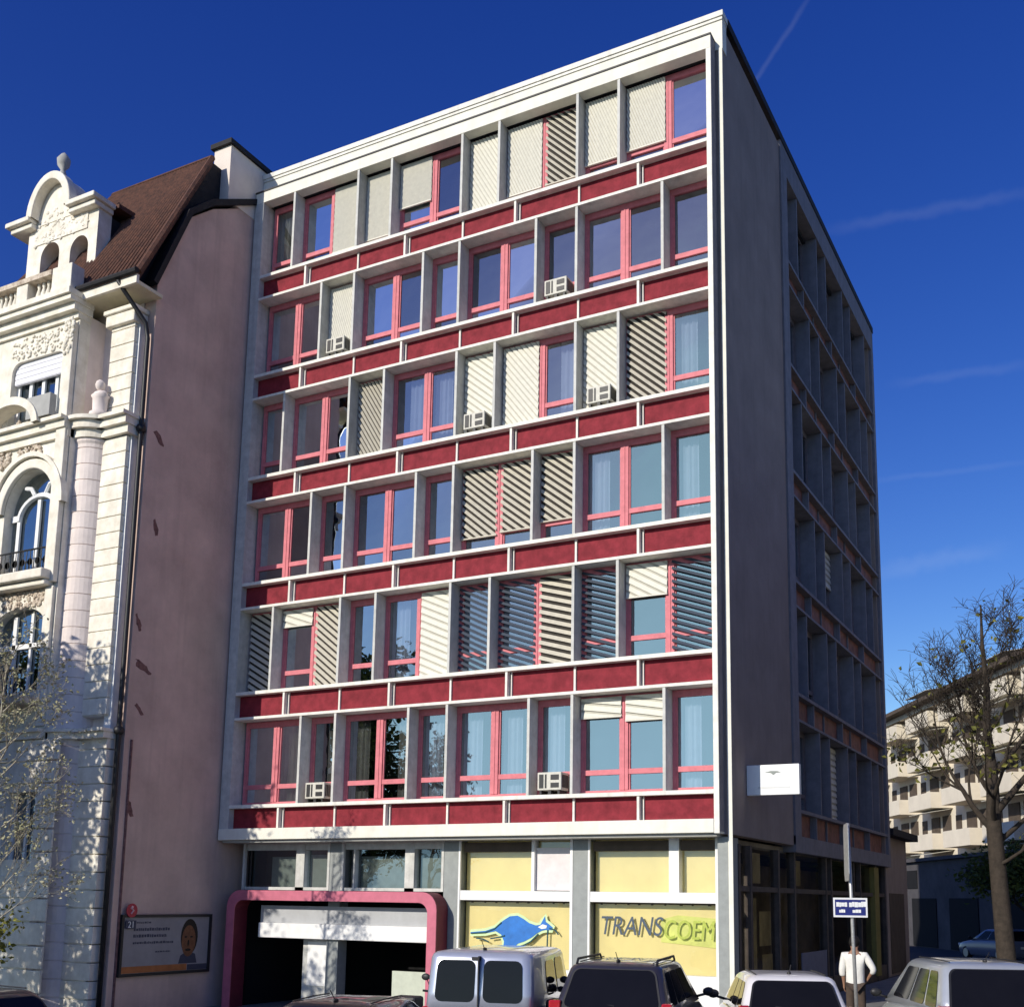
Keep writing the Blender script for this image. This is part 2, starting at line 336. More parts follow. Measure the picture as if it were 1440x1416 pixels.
def facade(mp, nm, mod, zs, ledge, fin, panel, H, zt1, layout, dmul=1.0, trims=True):
    wdt = nm*mod
    for r, zb in enumerate(zs, 1):
        bm = nb(); box(bm, 0.002, wdt+.02, 0, .5, zb-.045, zb+.045, mp); obj('ledge', bm, ledge, B)
        if r < len(zs):
            bm = nb(); box(bm, 0.002, wdt+.02, 0.0, .5, zb-.735, zb-.665, mp); obj('ledge', bm, ledge, B)
        bm = nb(); box(bm, 0.002, wdt+.02, .2, .3, zb-.664, zb-.046, mp)
        pr = obj('spandrel_panel', bm, panel, B)
        if trims:
            for k in range(1, int(nm/3)*2):
                u = k*1.5*mod
                if k % 2:
                    bm = nb(); box(bm, u+.03, u+.09, .03, .198, zb-.664, zb-.046, mp); obj('panel_post', bm, ledge, pr)
                    bm = nb(); box(bm, u-.03, u-.002, .15, .198, zb-.664, zb-.046, mp); obj('panel_trim', bm, ledge, pr)
                else: bm = nb(); box(bm, u-.025, u+.025, .15, .198, zb-.664, zb-.046, mp); obj('panel_trim', bm, ledge, pr)
        top = zb+H-.74 if r > 1 else zt1
        for u in layout(r)[1:-1]:
            bm = nb(); box(bm, u*mod-.035, u*mod+.035, .012, .52, zb+.046, top-.002, mp); obj('fin', bm, fin, B)
def lay_front(r): return [0, 2, 3, 5, 6, 8, 9, 11, 12] if r % 2 else [0, 1, 3, 4, 6, 7, 9, 10, 12]
def lay_side(r): return [0, 1, 3, 4, 6, 7, 9, 10] if r % 2 else [0, 2, 3, 5, 6, 8, 9, 10]
ZS = [Z(r) for r in range(1, 7)]
facade(FM, 12, MOD, ZS, M['ledge'], M['fin'], M['red'], 3.1, 22.76, lay_front)
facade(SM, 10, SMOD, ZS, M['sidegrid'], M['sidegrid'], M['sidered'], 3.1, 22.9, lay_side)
def side_frame():
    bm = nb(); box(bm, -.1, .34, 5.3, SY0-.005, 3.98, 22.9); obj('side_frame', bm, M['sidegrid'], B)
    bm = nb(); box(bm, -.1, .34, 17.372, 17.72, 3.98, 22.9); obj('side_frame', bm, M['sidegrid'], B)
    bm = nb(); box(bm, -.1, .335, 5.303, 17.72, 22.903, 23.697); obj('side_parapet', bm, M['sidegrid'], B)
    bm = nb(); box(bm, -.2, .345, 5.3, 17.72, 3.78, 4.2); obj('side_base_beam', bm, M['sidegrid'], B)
side_frame()
# ---- windows. codes: g glass, w glass with white curtain, b warm curtain, k dark, C closed blind, D slanted open slats, O see-through slats, number = lowered part
RAND = random.Random(11)
def slats(bm, x0, x1, z0, z1, ang, pitch, wid, d, mp, thick=.012, tilt=.03):
    t = math.tan(R(ang)); w_ = x1-x0
    z = z0-abs(t)*w_-pitch
    while z < z1+abs(t)*w_+pitch:
        # u grows to the left; stripes fall towards the right of the picture
        q = clip_rect([(x0, z), (x1, z+t*w_), (x1, z+t*w_+wid), (x0, z+wid)], x0, x1, z0, z1)
        if q and len(q) > 2:
            n = len(q); a = []; b = []
            for (u, v) in q:
                rel = (v-(z+t*(u-x0)))/wid
                a.append(bm.verts.new(mp(u, d+tilt*(rel-.5), v))); b.append(bm.verts.new(mp(u, d+tilt*(rel-.5)+thick, v)))
            try:
                bm.faces.new(a); bm.faces.new(b[::-1])
                for i in range(n): bm.faces.new((a[i], a[(i+1) % n], b[(i+1) % n], b[i]))
            except ValueError: pass
        z += pitch
def window(mp, u0, u1, n, zb, zt, codes, pin, gm, curt=True):
    fr = .075; d0, d1 = .44, .52; a, b = u0+.036, u1-.036; z0, z1 = zb+.047, zt-.003
    tr = zb+.56
    bm = nb()
    box(bm, a, a+fr, d0, d1, z0, z1, mp); box(bm, b-fr, b, d0, d1, z0, z1, mp)
    box(bm, a+fr+.0005, b-fr-.0005, d0, d1, z0, z0+fr+.02, mp); box(bm, a+fr+.0005, b-fr-.0005, d0, d1, z1-.16, z1, mp)
    cells = [(a+fr, b-fr)]
    if n == 2:
        m = (a+b)/2; box(bm, m-.10, m+.10, d0-.02, d1, z0+fr+.021, z1-.161, mp); box(bm, m-.012, m+.012, d0-.035, d0-.021, z0+fr+.021, z1-.161, mp)
        cells = [(a+fr, m-.10), (m+.10, b-fr)]
    for (p, q) in cells:
        box(bm, p+.001, q-.001, d0, d1, tr-.06, tr+.06, mp)
        for (s0, s1) in ((z0+fr+.021, tr-.061), (tr+.061, z1-.161)):   # inner sash beads
            box(bm, p+.001, p+.035, d0+.02, d1-.01, s0, s1, mp); box(bm, q-.035, q-.001, d0+.02, d1-.01, s0, s1, mp)
    wd = obj('window', bm, pin, B)
    for (p, q), cd in zip(cells, codes):
        bm = nb(); j = RAND.uniform(-.004, .004); k = RAND.uniform(-.004, .004)
        for (s0, s1) in ((z0+fr+.02, tr-.06), (tr+.06, z1-.16)):
            vs = [bm.verts.new(mp(*c)) for c in ((p, .49+j, s0), (q, .49-j, s0), (q, .49-j+k, s1), (p, .49+j+k, s1))]; bm.faces.new(vs)
        obj('pane', bm, gm, wd)
        kind = cd[0]; h = z1-.02-z0
        lo = p-.06 if n == 1 else p-.05; hi = q+.06 if n == 1 else q+.05
        lo, hi = max(lo, u0+.045), min(hi, u1-.045)
        if kind in 'CDO':
            frac = float(cd[1:].split('/')[0] or 1) if len(cd) > 1 else 1
            ang = float(cd.split('/')[1]) if '/' in cd else 40
            zl = z1-.05-h*frac if frac < 1 else z0+.02
            bm = nb()
            if kind == 'C':
                box(bm, lo, hi, .395, .402, zl, z1-.05, mp)
                bl = obj('blind', bm, M['blindback'], wd)
                bm = nb(); slats(bm, lo+.005, hi-.005, zl+.005, z1-.055, ang, .19, .13, .372, mp, .006, .02)
                box(bm, lo, hi, .36, .41, zl-.03, zl+.0, mp); obj('blind_slat', bm, M['blind'], wd)
            else:
                wid = .105 if kind == 'D' else .075; pt = .19 if kind == 'D' else .155
                if kind == 'D':
                    box(bm, lo, hi, .425, .43, zl, z1-.05, mp); obj('blind_lining', bm, M['lining'], wd); bm = nb()
                slats(bm, lo+.005, hi-.005, zl, z1-.05, ang, pt, wid, .39, mp, .008, .05)
                box(bm, lo, hi, .36, .42, zl-.03, zl+.0, mp); obj('blind_slat', bm, M['tanblind'] if kind == 'D' else M['greyblind2'], wd)
        elif kind in 'wb' and curt:
            bm = nb(); x0, x1 = (p+.02+(q-p)*.42, q) if RAND.random() < .6 else (p, q-(q-p)*.35)
            N_ = 14; col = []
            for i in range(N_+1):
                uu = x0+(x1-x0)*i/N_; dd = .72+.03*math.sin(i*1.7); col.append((bm.verts.new(mp(uu, dd, z0+.1)), bm.verts.new(mp(uu, dd, z1))))
            for c0, c1 in zip(col, col[1:]): bm.faces.new((c0[0], c1[0], c1[1], c0[1]))
            obj('curtain', bm, M['curtain'] if kind == 'w' else M['curtainw'], wd)
M['tanblind'] = mat('tan_blind_slats', (.56, .52, .42), .6, .10, 8)
M['lining'] = mat('dark_blind_lining', (.05, .043, .036), .9, .2, 6)
M['greyblind2'] = mat('navy_grey_slats', (.06, .075, .10), .5, .06, 8)
FRONT = {
 1: ['g', 'C.74/70', 'C.76/68', 'D.84/45', 'C.84/66', 'C.88/60', 'g', 'C.56/80', 'C.84/80', 'C.86/80', 'g', 'b'],
 2: ['g', 'g', 'g', 'g', 'g', 'g', 'g', 'g', 'g', 'C/70', 'k', 'k'],
 3: ['w', 'D/42', 'C/45', 'w', 'C/52', 'C/40', 'w', 'w', 'D/58', 'k', 'k', 'k'],
 4: ['w', 'g', 'w', 'D.74/38', 'D.78/38', 'D.8/40', 'g', 'g', 'g', 'k', 'k', 'k'],
 5: ['O/20', 'C.34/30', 'O/18', 'D/16', 'O/20', 'O/26', 'C/24', 'w', 'g', 'D/38', 'C.2/20', 'D/30'],
 6: ['w', 'C.25/10', 'C.2/8', 'w', 'w', 'w', 'w', 'b', 'b', 'b', 'b', 'k']}
for r in range(1, 7):
    lay = lay_front(r); zt = 22.76 if r == 1 else Z(r)+2.36
    for s0, s1 in zip(lay, lay[1:]):
        window(FM, s0*MOD, s1*MOD, s1-s0, Z(r), zt, FRONT[r][s0:s1], M['pink'], M['glass'])
srnd = random.Random(5)
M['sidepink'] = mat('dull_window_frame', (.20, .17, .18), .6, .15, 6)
for r in range(1, 7):
    lay = lay_side(r); zt = 22.9 if r == 1 else Z(r)+2.36
    for s0, s1 in zip(lay, lay[1:]):
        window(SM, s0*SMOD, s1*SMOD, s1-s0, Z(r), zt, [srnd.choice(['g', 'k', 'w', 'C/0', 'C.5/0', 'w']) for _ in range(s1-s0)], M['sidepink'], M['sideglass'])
# ---- ground floor
def groundfloor():
    cols = [(-.06, .2), (-3.67, -3.29), (-7.22, -6.80), (-10.75, -10.38)]
    for a, b in cols:
        bm = nb(); box(bm, a+.002, b-.002, .65 if b < 0 else .38, 1.02, -.4, 3.9); obj('column', bm, M['grey'], B)
    bays = [(-3.285, -.135), (-6.795, -3.675), (-10.375, -7.225), (-13.72, -10.755)]
    for i, (a, b) in enumerate(bays):
        if i < 2:
            bm = nb()
            box(bm, a, a+.05, .64, .70, -.42, 3.9); box(bm, b-.07, b, .64, .70, -.42, 3.9)
            box(bm, a+.051, b-.071, .66, .93, 2.47, 2.70); box(bm, a+.051, b-.071, .70, .93, .80, .90); box(bm, a+.051, b-.071, .70, .95, -.42, .799)
            xs = -1.31 if i == 0 else -4.80
            box(bm, xs, xs+.24 if i == 0 else xs+.08, .70, .93, 2.701, 3.9)
            sw = obj('shop_window', bm, M['white'], B)
            bm = nb(); bm.faces.new([bm.verts.new(c) for c in ((a+.052, .97, .901), (b-.072, .97, .901), (b-.072, .97, 3.9), (a+.052, .97, 3.9))]); obj('backing_panel', bm, M['yellow'], sw)
            bm = nb()
            for (s0, s1) in ((.9, 2.47), (2.7, 3.9)):
                bm.faces.new([bm.verts.new(c) for c in ((a+.05, .88, s0), (b-.07, .88, s0), (b-.07, .88, s1), (a+.05, .88, s1))])
            obj('pane', bm, M['shopglass'], sw)
            bm = nb(); box(bm, a+.1, (xs-.03), .72, .86, 3.63, 3.86)
            if i == 0: box(bm, xs+.27, b-.1, .72, .86, 3.63, 3.86)
            obj('blind_cassette', bm, M['bgshade'], sw)
            bm = nb()
            for k in range(9):
                x = a+.25+k*.32+rnd.uniform(-.06, .06); box(bm, x, x+rnd.uniform(.03, .07), .86, .90, 2.41, 2.468)
            box(bm, a+.06, b-.08, .87, .90, 2.43, 2.468); obj('clip_rail', bm, M['bgshade'], sw)
            if i == 1:
                bm = nb(); box(bm, xs+.085, b-.09, .80, .83, 2.72, 3.72); obj('paper_blind', bm, mat('lilac_white_blind', (.74, .69, .68), .8, .08, 3), sw)
                kangaroo(sw)
            else: lettering(sw)
        else:
            bm = nb(); zlow = 2.66
            box(bm, a, a+.07, .64, .72, zlow, 3.9); box(bm, b-.07, b, .64, .72, zlow, 3.9)
            xs = -8.42 if i == 2 else -11.92
            box(bm, xs, xs+.28, .70, .93, zlow, 3.9); box(bm, a+.071, b-.071, .70, .9, zlow, zlow+.08); box(bm, a+.071, b-.071, .72, .9, 3.72, 3.9)
            if i == 2: box(bm, a+.33, a+.38, .72, .9, zlow+.081, 3.719)
            sw = obj('upper_shop_window', bm, M['fin'], B)
            bm = nb()
            for (p, q) in ((a+.07, xs), (xs+.28, b-.07)): bm.faces.new([bm.verts.new(c) for c in ((p, .86, zlow), (q, .86, zlow), (q, .86, 3.9), (p, .86, 3.9))])
            obj('pane', bm, glass('dull_glass', (.7, .74, .72), .12), sw)
            bm = nb(); box(bm, xs+.3, b-.09, .96, .985, zlow+.05, 3.6); box(bm, (a+.4 if i == 2 else a+.75), xs-.02, .98, 1.0, zlow+.02, 3.55); obj('blind', bm, M['greyblind'], sw)
    # dark interior, right shop interior and entrance recess
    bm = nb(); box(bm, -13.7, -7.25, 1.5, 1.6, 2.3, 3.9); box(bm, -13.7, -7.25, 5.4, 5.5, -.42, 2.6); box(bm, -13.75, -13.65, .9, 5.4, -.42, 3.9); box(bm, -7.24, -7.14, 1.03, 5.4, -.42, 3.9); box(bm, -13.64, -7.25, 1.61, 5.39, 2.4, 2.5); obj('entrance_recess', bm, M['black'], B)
    bm = nb(); box(bm, -12.95, -7.33, .52, .75, 1.41, 1.80); obj('shutter_beam', bm, M['white'], B, bevel=.02)
    bm = nb(); box(bm, -12.95, -7.33, .60, .78, 1.803, 2.25); obj('shutter_box', bm, mat('pale_grey_panel', (.42, .43, .44), .6, .06, 4), B)
    bm = nb(); box(bm, -11.72, -10.5, .92, 1.0, -.42, 1.405); d = obj('entrance_door', bm, M['fin'], B)
    bm = nb(); box(bm, -11.55, -10.78, .895, .918, .2, 1.33); obj('door_panel', bm, M['white'], d)
    bm = nb(); box(bm, -8.85, -7.25, .92, 1.0, -.42, .68); box(bm, -7.8, -7.74, .9, .918, -.42, .68); obj('low_panel', bm, mat('pale_green_board', (.52, .56, .46), .7, .08, 6), B)
    # rounded pink portal round the entrance
    def outline(o):
        x0, x1, zt, rr = -13.7+o, -7.06-o, 2.64-o, .42-o*.6
        pts = [(x0, -.42)]
        for k in range(7): t = math.pi-k*math.pi/12; pts.append((x0+rr+rr*math.cos(t), zt-rr+rr*math.sin(t)))
        for k in range(7): t = math.pi/2-k*math.pi/12; pts.append((x1-rr+rr*math.cos(t), zt-rr+rr*math.sin(t)))
        pts.append((x1, -.42)); return pts
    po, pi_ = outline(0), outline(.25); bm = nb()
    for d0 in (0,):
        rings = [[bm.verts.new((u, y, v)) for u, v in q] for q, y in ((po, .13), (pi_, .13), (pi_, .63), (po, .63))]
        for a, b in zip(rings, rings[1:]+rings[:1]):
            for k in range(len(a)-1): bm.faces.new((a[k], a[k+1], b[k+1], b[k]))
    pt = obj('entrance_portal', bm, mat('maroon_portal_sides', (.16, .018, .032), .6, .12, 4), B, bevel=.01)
    bm = nb(); rings = [[bm.verts.new((u, y, v)) for u, v in q] for q, y in ((outline(-.004), .10), (outline(.254), .10), (outline(.254), .128), (outline(-.004), .128))]
    for a, b in zip(rings, rings[1:]+rings[:1]):
        for k in range(len(a)-1): bm.faces.new((a[k], a[k+1], b[k+1], b[k]))
    obj('portal_front', bm, M['portal'], pt)
    # side shop front (in the shade)
    ys = [1.05, 1.9, 4.15, 5.6, 8.9, 9.5, 12.4, 13.3, 15.6, 17.2]
    bm = nb()
    for y in ys: box(bm, .02, .22, y-.07, y+.07, -.42, 3.78)
    box(bm, .03, .2, 1.121, 17.1, 2.75, 2.87); box(bm, .03, .2, 1.121, 17.1, -.42, .5)
    sf = obj('side_shop_front', bm, mat('dark_shop_frame', (.09, .07, .06), .7, .25, 4), B)
    bm = nb(); bm.faces.new([bm.verts.new(c) for c in ((.1, 1.05, .5), (.1, 17.2, .5), (.1, 17.2, 3.78), (.1, 1.05, 3.78))]); obj('pane', bm, glass('shade_glass', (.8, .78, .72), .10), sf)
    bm = nb(); box(bm, -6.0, .0, 1.1, 17.2, 3.74, 3.9); box(bm, -2.2, -2.1, 1.2, 17.2, -.42, 3.7); obj('shop_interior', bm, mat('dim_shop_wall', (.34, .28, .20), .9, .3, 1.2), B)
    bm = nb()
    for (y0, y1, z0, z1) in ((2.05, 3.1, 2.95, 3.65), (2.05, 2.75, 1.0, 2.6), (3.0, 3.9, 1.5, 2.3), (3.2, 4.0, .6, 1.3), (5.75, 6.7, 2.95, 3.6)):
        bm = nb(); box(bm, .045, .06, y0, y1, z0, z1); obj('painted_glow_panel', bm, M['tan'], B)  # tan panels stand in for the warm light inside the shop
    bm = nb(); box(bm, .225, .25, 6.0, 8.6, .3, 1.25); obj('grey_base_panel', bm, mat('bluegrey_panel', (.16, .165, .22), .7, .1, 4), B)
    bm = nb(); box(bm, .1, .26, 15.2, 15.9, .2, 3.7); obj('ochre_post', bm, mat('ochre_paint', (.23, .19, .05), .7, .15, 4), B)
def flat(bm, poly, y0, y1): prism(bm, poly, y0, y1, 'y')
def kangaroo(sw):
    # leaping animal silhouette seen from its side, tail to the left: body, then pale outline behind it
    body = [(-6.42, 1.70), (-6.0, 1.74), (-5.72, 1.83), (-5.52, 1.99), (-5.33, 2.10), (-5.12, 2.12), (-4.95, 2.04), (-4.80, 1.95), (-4.62, 1.90), (-4.50, 1.92), (-4.44, 2.02), (-4.38, 2.12), (-4.36, 1.99), (-4.28, 1.94), (-4.17, 1.86), (-4.20, 1.80), (-4.36, 1.80), (-4.46, 1.78), (-4.58, 1.72), (-4.72, 1.62), (-4.92, 1.52), (-5.10, 1.46), (-5.22, 1.36), (-5.50, 1.36), (-5.48, 1.50), (-5.56, 1.66), (-5.72, 1.74), (-6.0, 1.68), (-6.42, 1.66)]
    def grow(poly, d):
        cx = sum(p[0] for p in poly)/len(poly); cz = sum(p[1] for p in poly)/len(poly)
        out = []
        for i, p in enumerate(poly):
            a, b = Vector(poly[i-1]), Vector(poly[(i+1) % len(poly)]); t = (b-a).normalized(); out.append((p[0]-t.y*d, p[1]+t.x*d))
        return out
    body = [(x-.12, z) for x, z in body]
    bm = nb(); flat(bm, body, .862, .868); obj('kangaroo_logo', bm, M['kblue'], sw)
    bm = nb(); flat(bm, grow(body, .06), .872, .876); obj('kangaroo_outline', bm, M['kgreen'], sw)
    for pts in ([(-6.4, 1.67), (-6.0, 1.70), (-5.75, 1.79), (-5.55, 1.95)], [(-6.25, 1.56), (-6.05, 1.54), (-5.9, 1.48)], [(-5.85, 1.56), (-5.6, 1.6), (-5.45, 1.64)], [(-4.25, 1.84), (-4.1, 1.80), (-4.02, 1.70)], [(-4.55, 1.70), (-4.75, 1.52), (-4.95, 1.42)], [(-4.30, 1.8), (-4.31, 1.4), (-4.31, .95)]):
        bm = nb(); tube(bm, [(x-.12, .858, z) for x, z in pts], .018, 6); obj('kangaroo_line', bm, M['kdark'], sw)
    bm = nb(); flat(bm, [(-4.68, 1.86), (-4.56, 1.93), (-4.44, 1.90), (-4.46, 1.84), (-4.58, 1.82)], .855, .859); obj('kangaroo_face', bm, M['white'], sw)
def lettering(sw):
    for s, x, m, sh in (('TRANS', -3.10, 'lgrey', .2), ('COEM', -1.53, 'lgreen', .15)):
        bm = text_bm(s, .60, ext=.004, shear=sh)
        xs = [v.co.x for v in bm.verts]; wd = max(xs)-min(xs); tgt = 1.52 if s == 'TRANS' else 1.18
        xform(bm, Matrix.Translation((x, .870, 1.74 if s == 'TRANS' else 1.68)) @ Matrix.Rotation(R(90), 4, 'X') @ Matrix.Diagonal((tgt/wd, 1, 1, 1)))
        obj('lettering', bm, M[m], sw)
    bm = nb(); flat(bm, [(-1.6, 1.6), (-.3, 1.5), (-.3, 2.14), (-1.2, 2.2), (-1.6, 2.1)], .955, .964); obj('lime_patch', bm, mat('lime_wash', (.72, .72, .22), .8, .15, 3), sw)
groundfloor()
# ---- projecting sign on the side wall
def projsign():
    t = thing('projecting_sign', 'blank looking white box sign projecting from the grey side wall at first floor height', 'sign', (.25, 1.45, 4.87))
    bm = nb(); box(bm, .30, 1.50, 1.38, 1.54, 4.87, 5.55); obj('sign_box', bm, mat('sign_white', (.86, .87, .85), .35, .03, 6), t, bevel=.015)
    bm = nb(); flat(bm, [(.72, 5.38), (.86, 5.41), (1.02, 5.40), (1.10, 5.37), (.98, 5.36), (.92, 5.31), (.86, 5.36)], 1.374, 1.378); obj('emblem', bm, M['greyblind'], t)
    bm = nb(); box(bm, .56, 1.30, 1.374, 1.378, 5.02, 5.06); obj('faint_line', bm, mat('faint_grey', (.66, .67, .66), .6, .05, 9), t)
    bm = nb(); box(bm, .252, .30, 1.42, 1.50, 4.95, 5.0); box(bm, .252, .30, 1.42, 1.50, 5.42, 5.47); obj('bracket', bm, M['dark'], t)
projsign()
# ---- window air conditioners
def ac(u, zb, label, w_=.62):
    x = -u; y = .02
    t = thing('air_conditioner', label, 'air conditioner', (x, y, zb+.05), group='air conditioners on the window ledges')
    def BX(bm, a, b, c, d, e, f): box(bm, x+a, x+b, y+c, y+d, zb+.05+e, zb+.05+f)
    h = w_/2
    bm = nb(); BX(bm, -h, h, .0, .40, .10, .52); obj('casing', bm, M['acbody'], t, bevel=.015)
    bm = nb(); BX(bm, -h+.05, -h+.16, -.012, -.002, .15, .47); BX(bm, -h+.20, -h+.24, -.012, -.002, .15, .47); BX(bm, .04, h-.06, -.012, -.002, .16, .27); BX(bm, .04, h-.06, -.012, -.002, .34, .46); obj('grille', bm, M['dark'], t)
    bm = nb()
    for k in range(5): BX(bm, h+.001, h+.008, .05+k*.065, .09+k*.065, .16, .46)
    obj('side_vent', bm, M['dark'], t)
    bm = nb(); BX(bm, -h+.05, -h+.1, .02, .38, 0, .098); BX(bm, h-.1, h-.05, .02, .38, 0, .098); BX(bm, -.04, .04, .02, .38, 0, .098); obj('bracket', bm, M['dark'], t)
ac(3.5*MOD, Z(2), 'air conditioner in the second window row from the top, near the right')
ac(9.5*MOD, Z(2), 'air conditioner below a closed cream blind in the second window row at the left')
ac(2.45*MOD, Z(3), 'air conditioner beside the dark slatted blind in the third window row')
ac(5.5*MOD, Z(3), 'air conditioner between two closed striped blinds in the third window row')
ac(3.5*MOD, Z(6), 'air conditioner in the lowest window row above the shop window with the logo')
ac(9.5*MOD, Z(6), 'air conditioner in the lowest window row above the pink entrance portal')
# ------------------------------------------------------------------ ornate neighbour
NB = thing('ornate_townhouse', 'cream stone townhouse with arched windows, balustrade, dormer and pink side wall', 'building', (-17, -3, 0))
def arc(cx, cz, r, a0, a1, n=14, rz=None): return [(cx+r*math.cos(R(a0+(a1-a0)*k/n)), cz+(rz or r)*math.sin(R(a0+(a1-a0)*k/n))) for k in range(n+1)]
def archloop(x0, x1, z0, zs, rise):       # opening with an arched head
    cx = (x0+x1)/2; return [(x0, z0), (x1, z0)]+arc(cx, zs, (x1-x0)/2, 0, 180, 16, rise)
def townhouse():
    PX = -14.1
    # pink party wall
    gab = [(-3.42, -.42), (-3.42, 18.47), (-2.4, 21.0), (-1.62, 21.7), (.13, 22.75), (9, 22.75), (9, -.42)]
    bm = nb(); prism(bm, gab, -14.5, PX, 'x'); obj('party_wall', bm, M['pinkwall'], NB)
    bm = nb(); cop = [(-3.50, 18.40), (-2.44, 21.04), (-1.64, 21.78), (.13, 22.84), (8, 22.84), (8, 23.0), (.08, 23.0), (-1.72, 21.93), (-2.58, 21.12), (-3.64, 18.45)]
    prism(bm, cop, -14.52, -14.0, 'x'); obj('coping', bm, M['slate'], NB)
    for (y, z, a, b) in ((-3.0, 14.3, .16, .12), (-2.92, 11.9, .10, .16), (-3.02, 8.2, .26, .11), (-3.02, 7.1, .17, .09), (-3.25, 9.3, .1, .15), (-3.1, 4.6, .12, .16)):
        bm = nb(); n = 14
        pts = [(y+a*(1+rnd.uniform(-.35, .35))*math.cos(2*math.pi*k/n), z-.12*math.cos(2*math.pi*k/n)+b*(1+rnd.uniform(-.35, .35))*math.sin(2*math.pi*k/n)) for k in range(n)]
        prism(bm, pts, PX+.002, PX+.005, 'x'); obj('stain', bm, M['stain'], NB)
    # chimney block beside the flat roof
    bm = nb(); box(bm, -14.72, -14.08, -1.1, 1.6, 22.3, 24.05); ch = obj('chimney', bm, mat('chimney_render', (.74, .66, .58), .85, .06, 2), NB)
    bm = nb(); box(bm, -14.8, -14.0, -1.2, 1.7, 24.053, 24.2); obj('chimney_cap', bm, M['slate'], ch)
    # roof: hipped, brown tiles with rows
    E0, E1, RZ = (-4.25, 18.30), (-1.5, 23.42), 0
    xr, xl = -14.4, -18.4
    bm = nb()
    a = [(-13.9, -4.25, 18.32), (xr, -1.5, 23.42), (xl, -1.5, 23.42), (-20.6, -4.25, 18.32)]
    lower = [(x, y+.06, z-.12) for x, y, z in a]
    hexa(bm, [lower[0], lower[3], lower[2], lower[1], a[0], a[3], a[2], a[1]]); rf = obj('roof', bm, M['tile'], NB)
    bm = nb(); n = 20            # tile ribs down the slope
    for k in range(n*2+1):
        t = k/(n*2); p = Vector(a[0]).lerp(Vector(a[3]), t); q = Vector(a[1]).lerp(Vector(a[2]), t)
        nrm = Vector((0, -.88, .47))*.03; tube(bm, [p+nrm, q+nrm], .045, 5)
    obj('roof_tile_rib', bm, M['tile'], rf)
    bm = nb(); prism(bm, [(-4.2, 18.2), (-1.5, 23.36), (3, 23.36), (8.5, 18.2)], -14.55, -14.42, 'x'); prism(bm, [(-4.0, 18.2), (-1.5, 23.2), (3, 23.2), (8.5, 18.2)], -18.3, -14.56, 'x'); obj('roof_cheek', bm, M['slate'], NB)
    bm = nb(); prism(bm, [(-3.2, 18.4), (-2.4, 20.5), (6, 20.5), (6, 18.4)], -40, -19.6, 'x'); obj('slate_roof', bm, M['slate'], NB)
    bm = nb(); tube(bm, [(-13.88, -4.28, 18.34), (xr, -1.5, 23.46), (xl, -1.5, 23.46)], .09, 6); obj('ridge_tile', bm, M['tile'], rf)
    # main body and facade walls
    bm = nb(); box(bm, -40, -14.52, -3.45, 9, -.42, 18.1); obj('main_wall', bm, M['stonepink'], NB)
    wins = {'top': [(-18.45, 15.0)]}
    top = [(-18.45, 14.95), (-16.38, 14.95), (-16.38, 16.45)]+arc(-16.68, 16.45, .3, 0, 90, 5)+arc(-18.15, 16.45, .3, 90, 180, 5)
    mid = archloop(-18.22, -16.22, 10.72, 12.4, 1.12); low = archloop(-18.25, -16.28, 7.55, 9.25, .52)
    g1 = [(-17.12, 3.3), (-16.05, 3.3), (-16.05, 4.97), (-17.12, 4.97)]
    off = -3.6
    holes = [top, mid, low, g1]; holes += [[(u+off, v) for u, v in h] for h in (top, mid, low)]
    bm = nb(); holed(bm, [(-40, -.42), (-15.9, -.42), (-15.9, 17.7), (-40, 17.7)], holes, -4.3, -3.95); obj('bay_wall', bm, M['stone'], NB)
    bm = nb(); box(bm, -16.0, -15.905, -3.95, -3.4, -.42, 17.7); obj('bay_return', bm, M['stonepink'], NB)
    bm = nb(); box(bm, -26, -16.1, -3.55, -3.5, 2, 17.5); obj('dark_room', bm, M['core'], NB)
    # glazing
    def glaz(loops, bars, x0, x1, z0, z1, nm='window', m='white'):
        bm = nb()
        for (a_, b_, c_, d_) in bars: box(bm, a_, b_, -4.10, -4.04, c_, d_)
        wn = obj(nm, bm, M[m], NB)
        bm = nb(); bm.faces.new([bm.verts.new(c) for c in ((x0, -4.02, z0), (x1, -4.02, z0), (x1, -4.02, z1), (x0, -4.02, z1))]); obj('pane', bm, M['glass'], wn); return wn
    for dx in (0, off):
        wn = glaz(None, [(x+dx, x+dx+.12, 14.95, 16.76) for x in (-18.45, -17.95, -17.45, -16.92, -16.5)], -18.45+dx, -16.38+dx, 14.95, 16.75)
        bm = nb(); box(bm, -18.42+dx, -16.4+dx, -4.2, -4.12, 16.15, 16.75)
        for k in range(4): box(bm, -18.42+dx, -16.4+dx, -4.212, -4.2005, 16.17+k*.15, 16.29+k*.15)
        obj('roller_shutter', bm, mat('lilac_white_shutter', (.74, .74, .78), .6, .05, 6), wn)
        # arched centre window with curved white tracery
        wn = glaz(None, [(-17.95+dx, -17.83+dx, 10.75, 12.3), (-16.42+dx, -16.26+dx, 10.75, 12.3), (-17.2+dx, -17.08+dx, 10.75, 12.75), (-18.18+dx, -17.95+dx, 12.25, 12.42)], -18.22+dx, -16.22+dx, 10.72, 13.5)
        bm = nb()
        tube(bm, [(-17.14+dx+.75*math.cos(R(t)), -4.08, 12.25+.62*math.sin(R(t))) for t in range(0, 181, 12)], .075, 6)
        tube(bm, [(-17.35+dx, -4.08, 12.9), (-17.5+dx, -4.08, 13.1), (-17.72+dx, -4.08, 13.14)], .06, 6); tube(bm, [(-16.93+dx, -4.08, 12.9), (-16.8+dx, -4.08, 13.14), (-16.5+dx, -4.08, 13.2)], .06, 6)
        obj('tracery', bm, M['white'], wn)
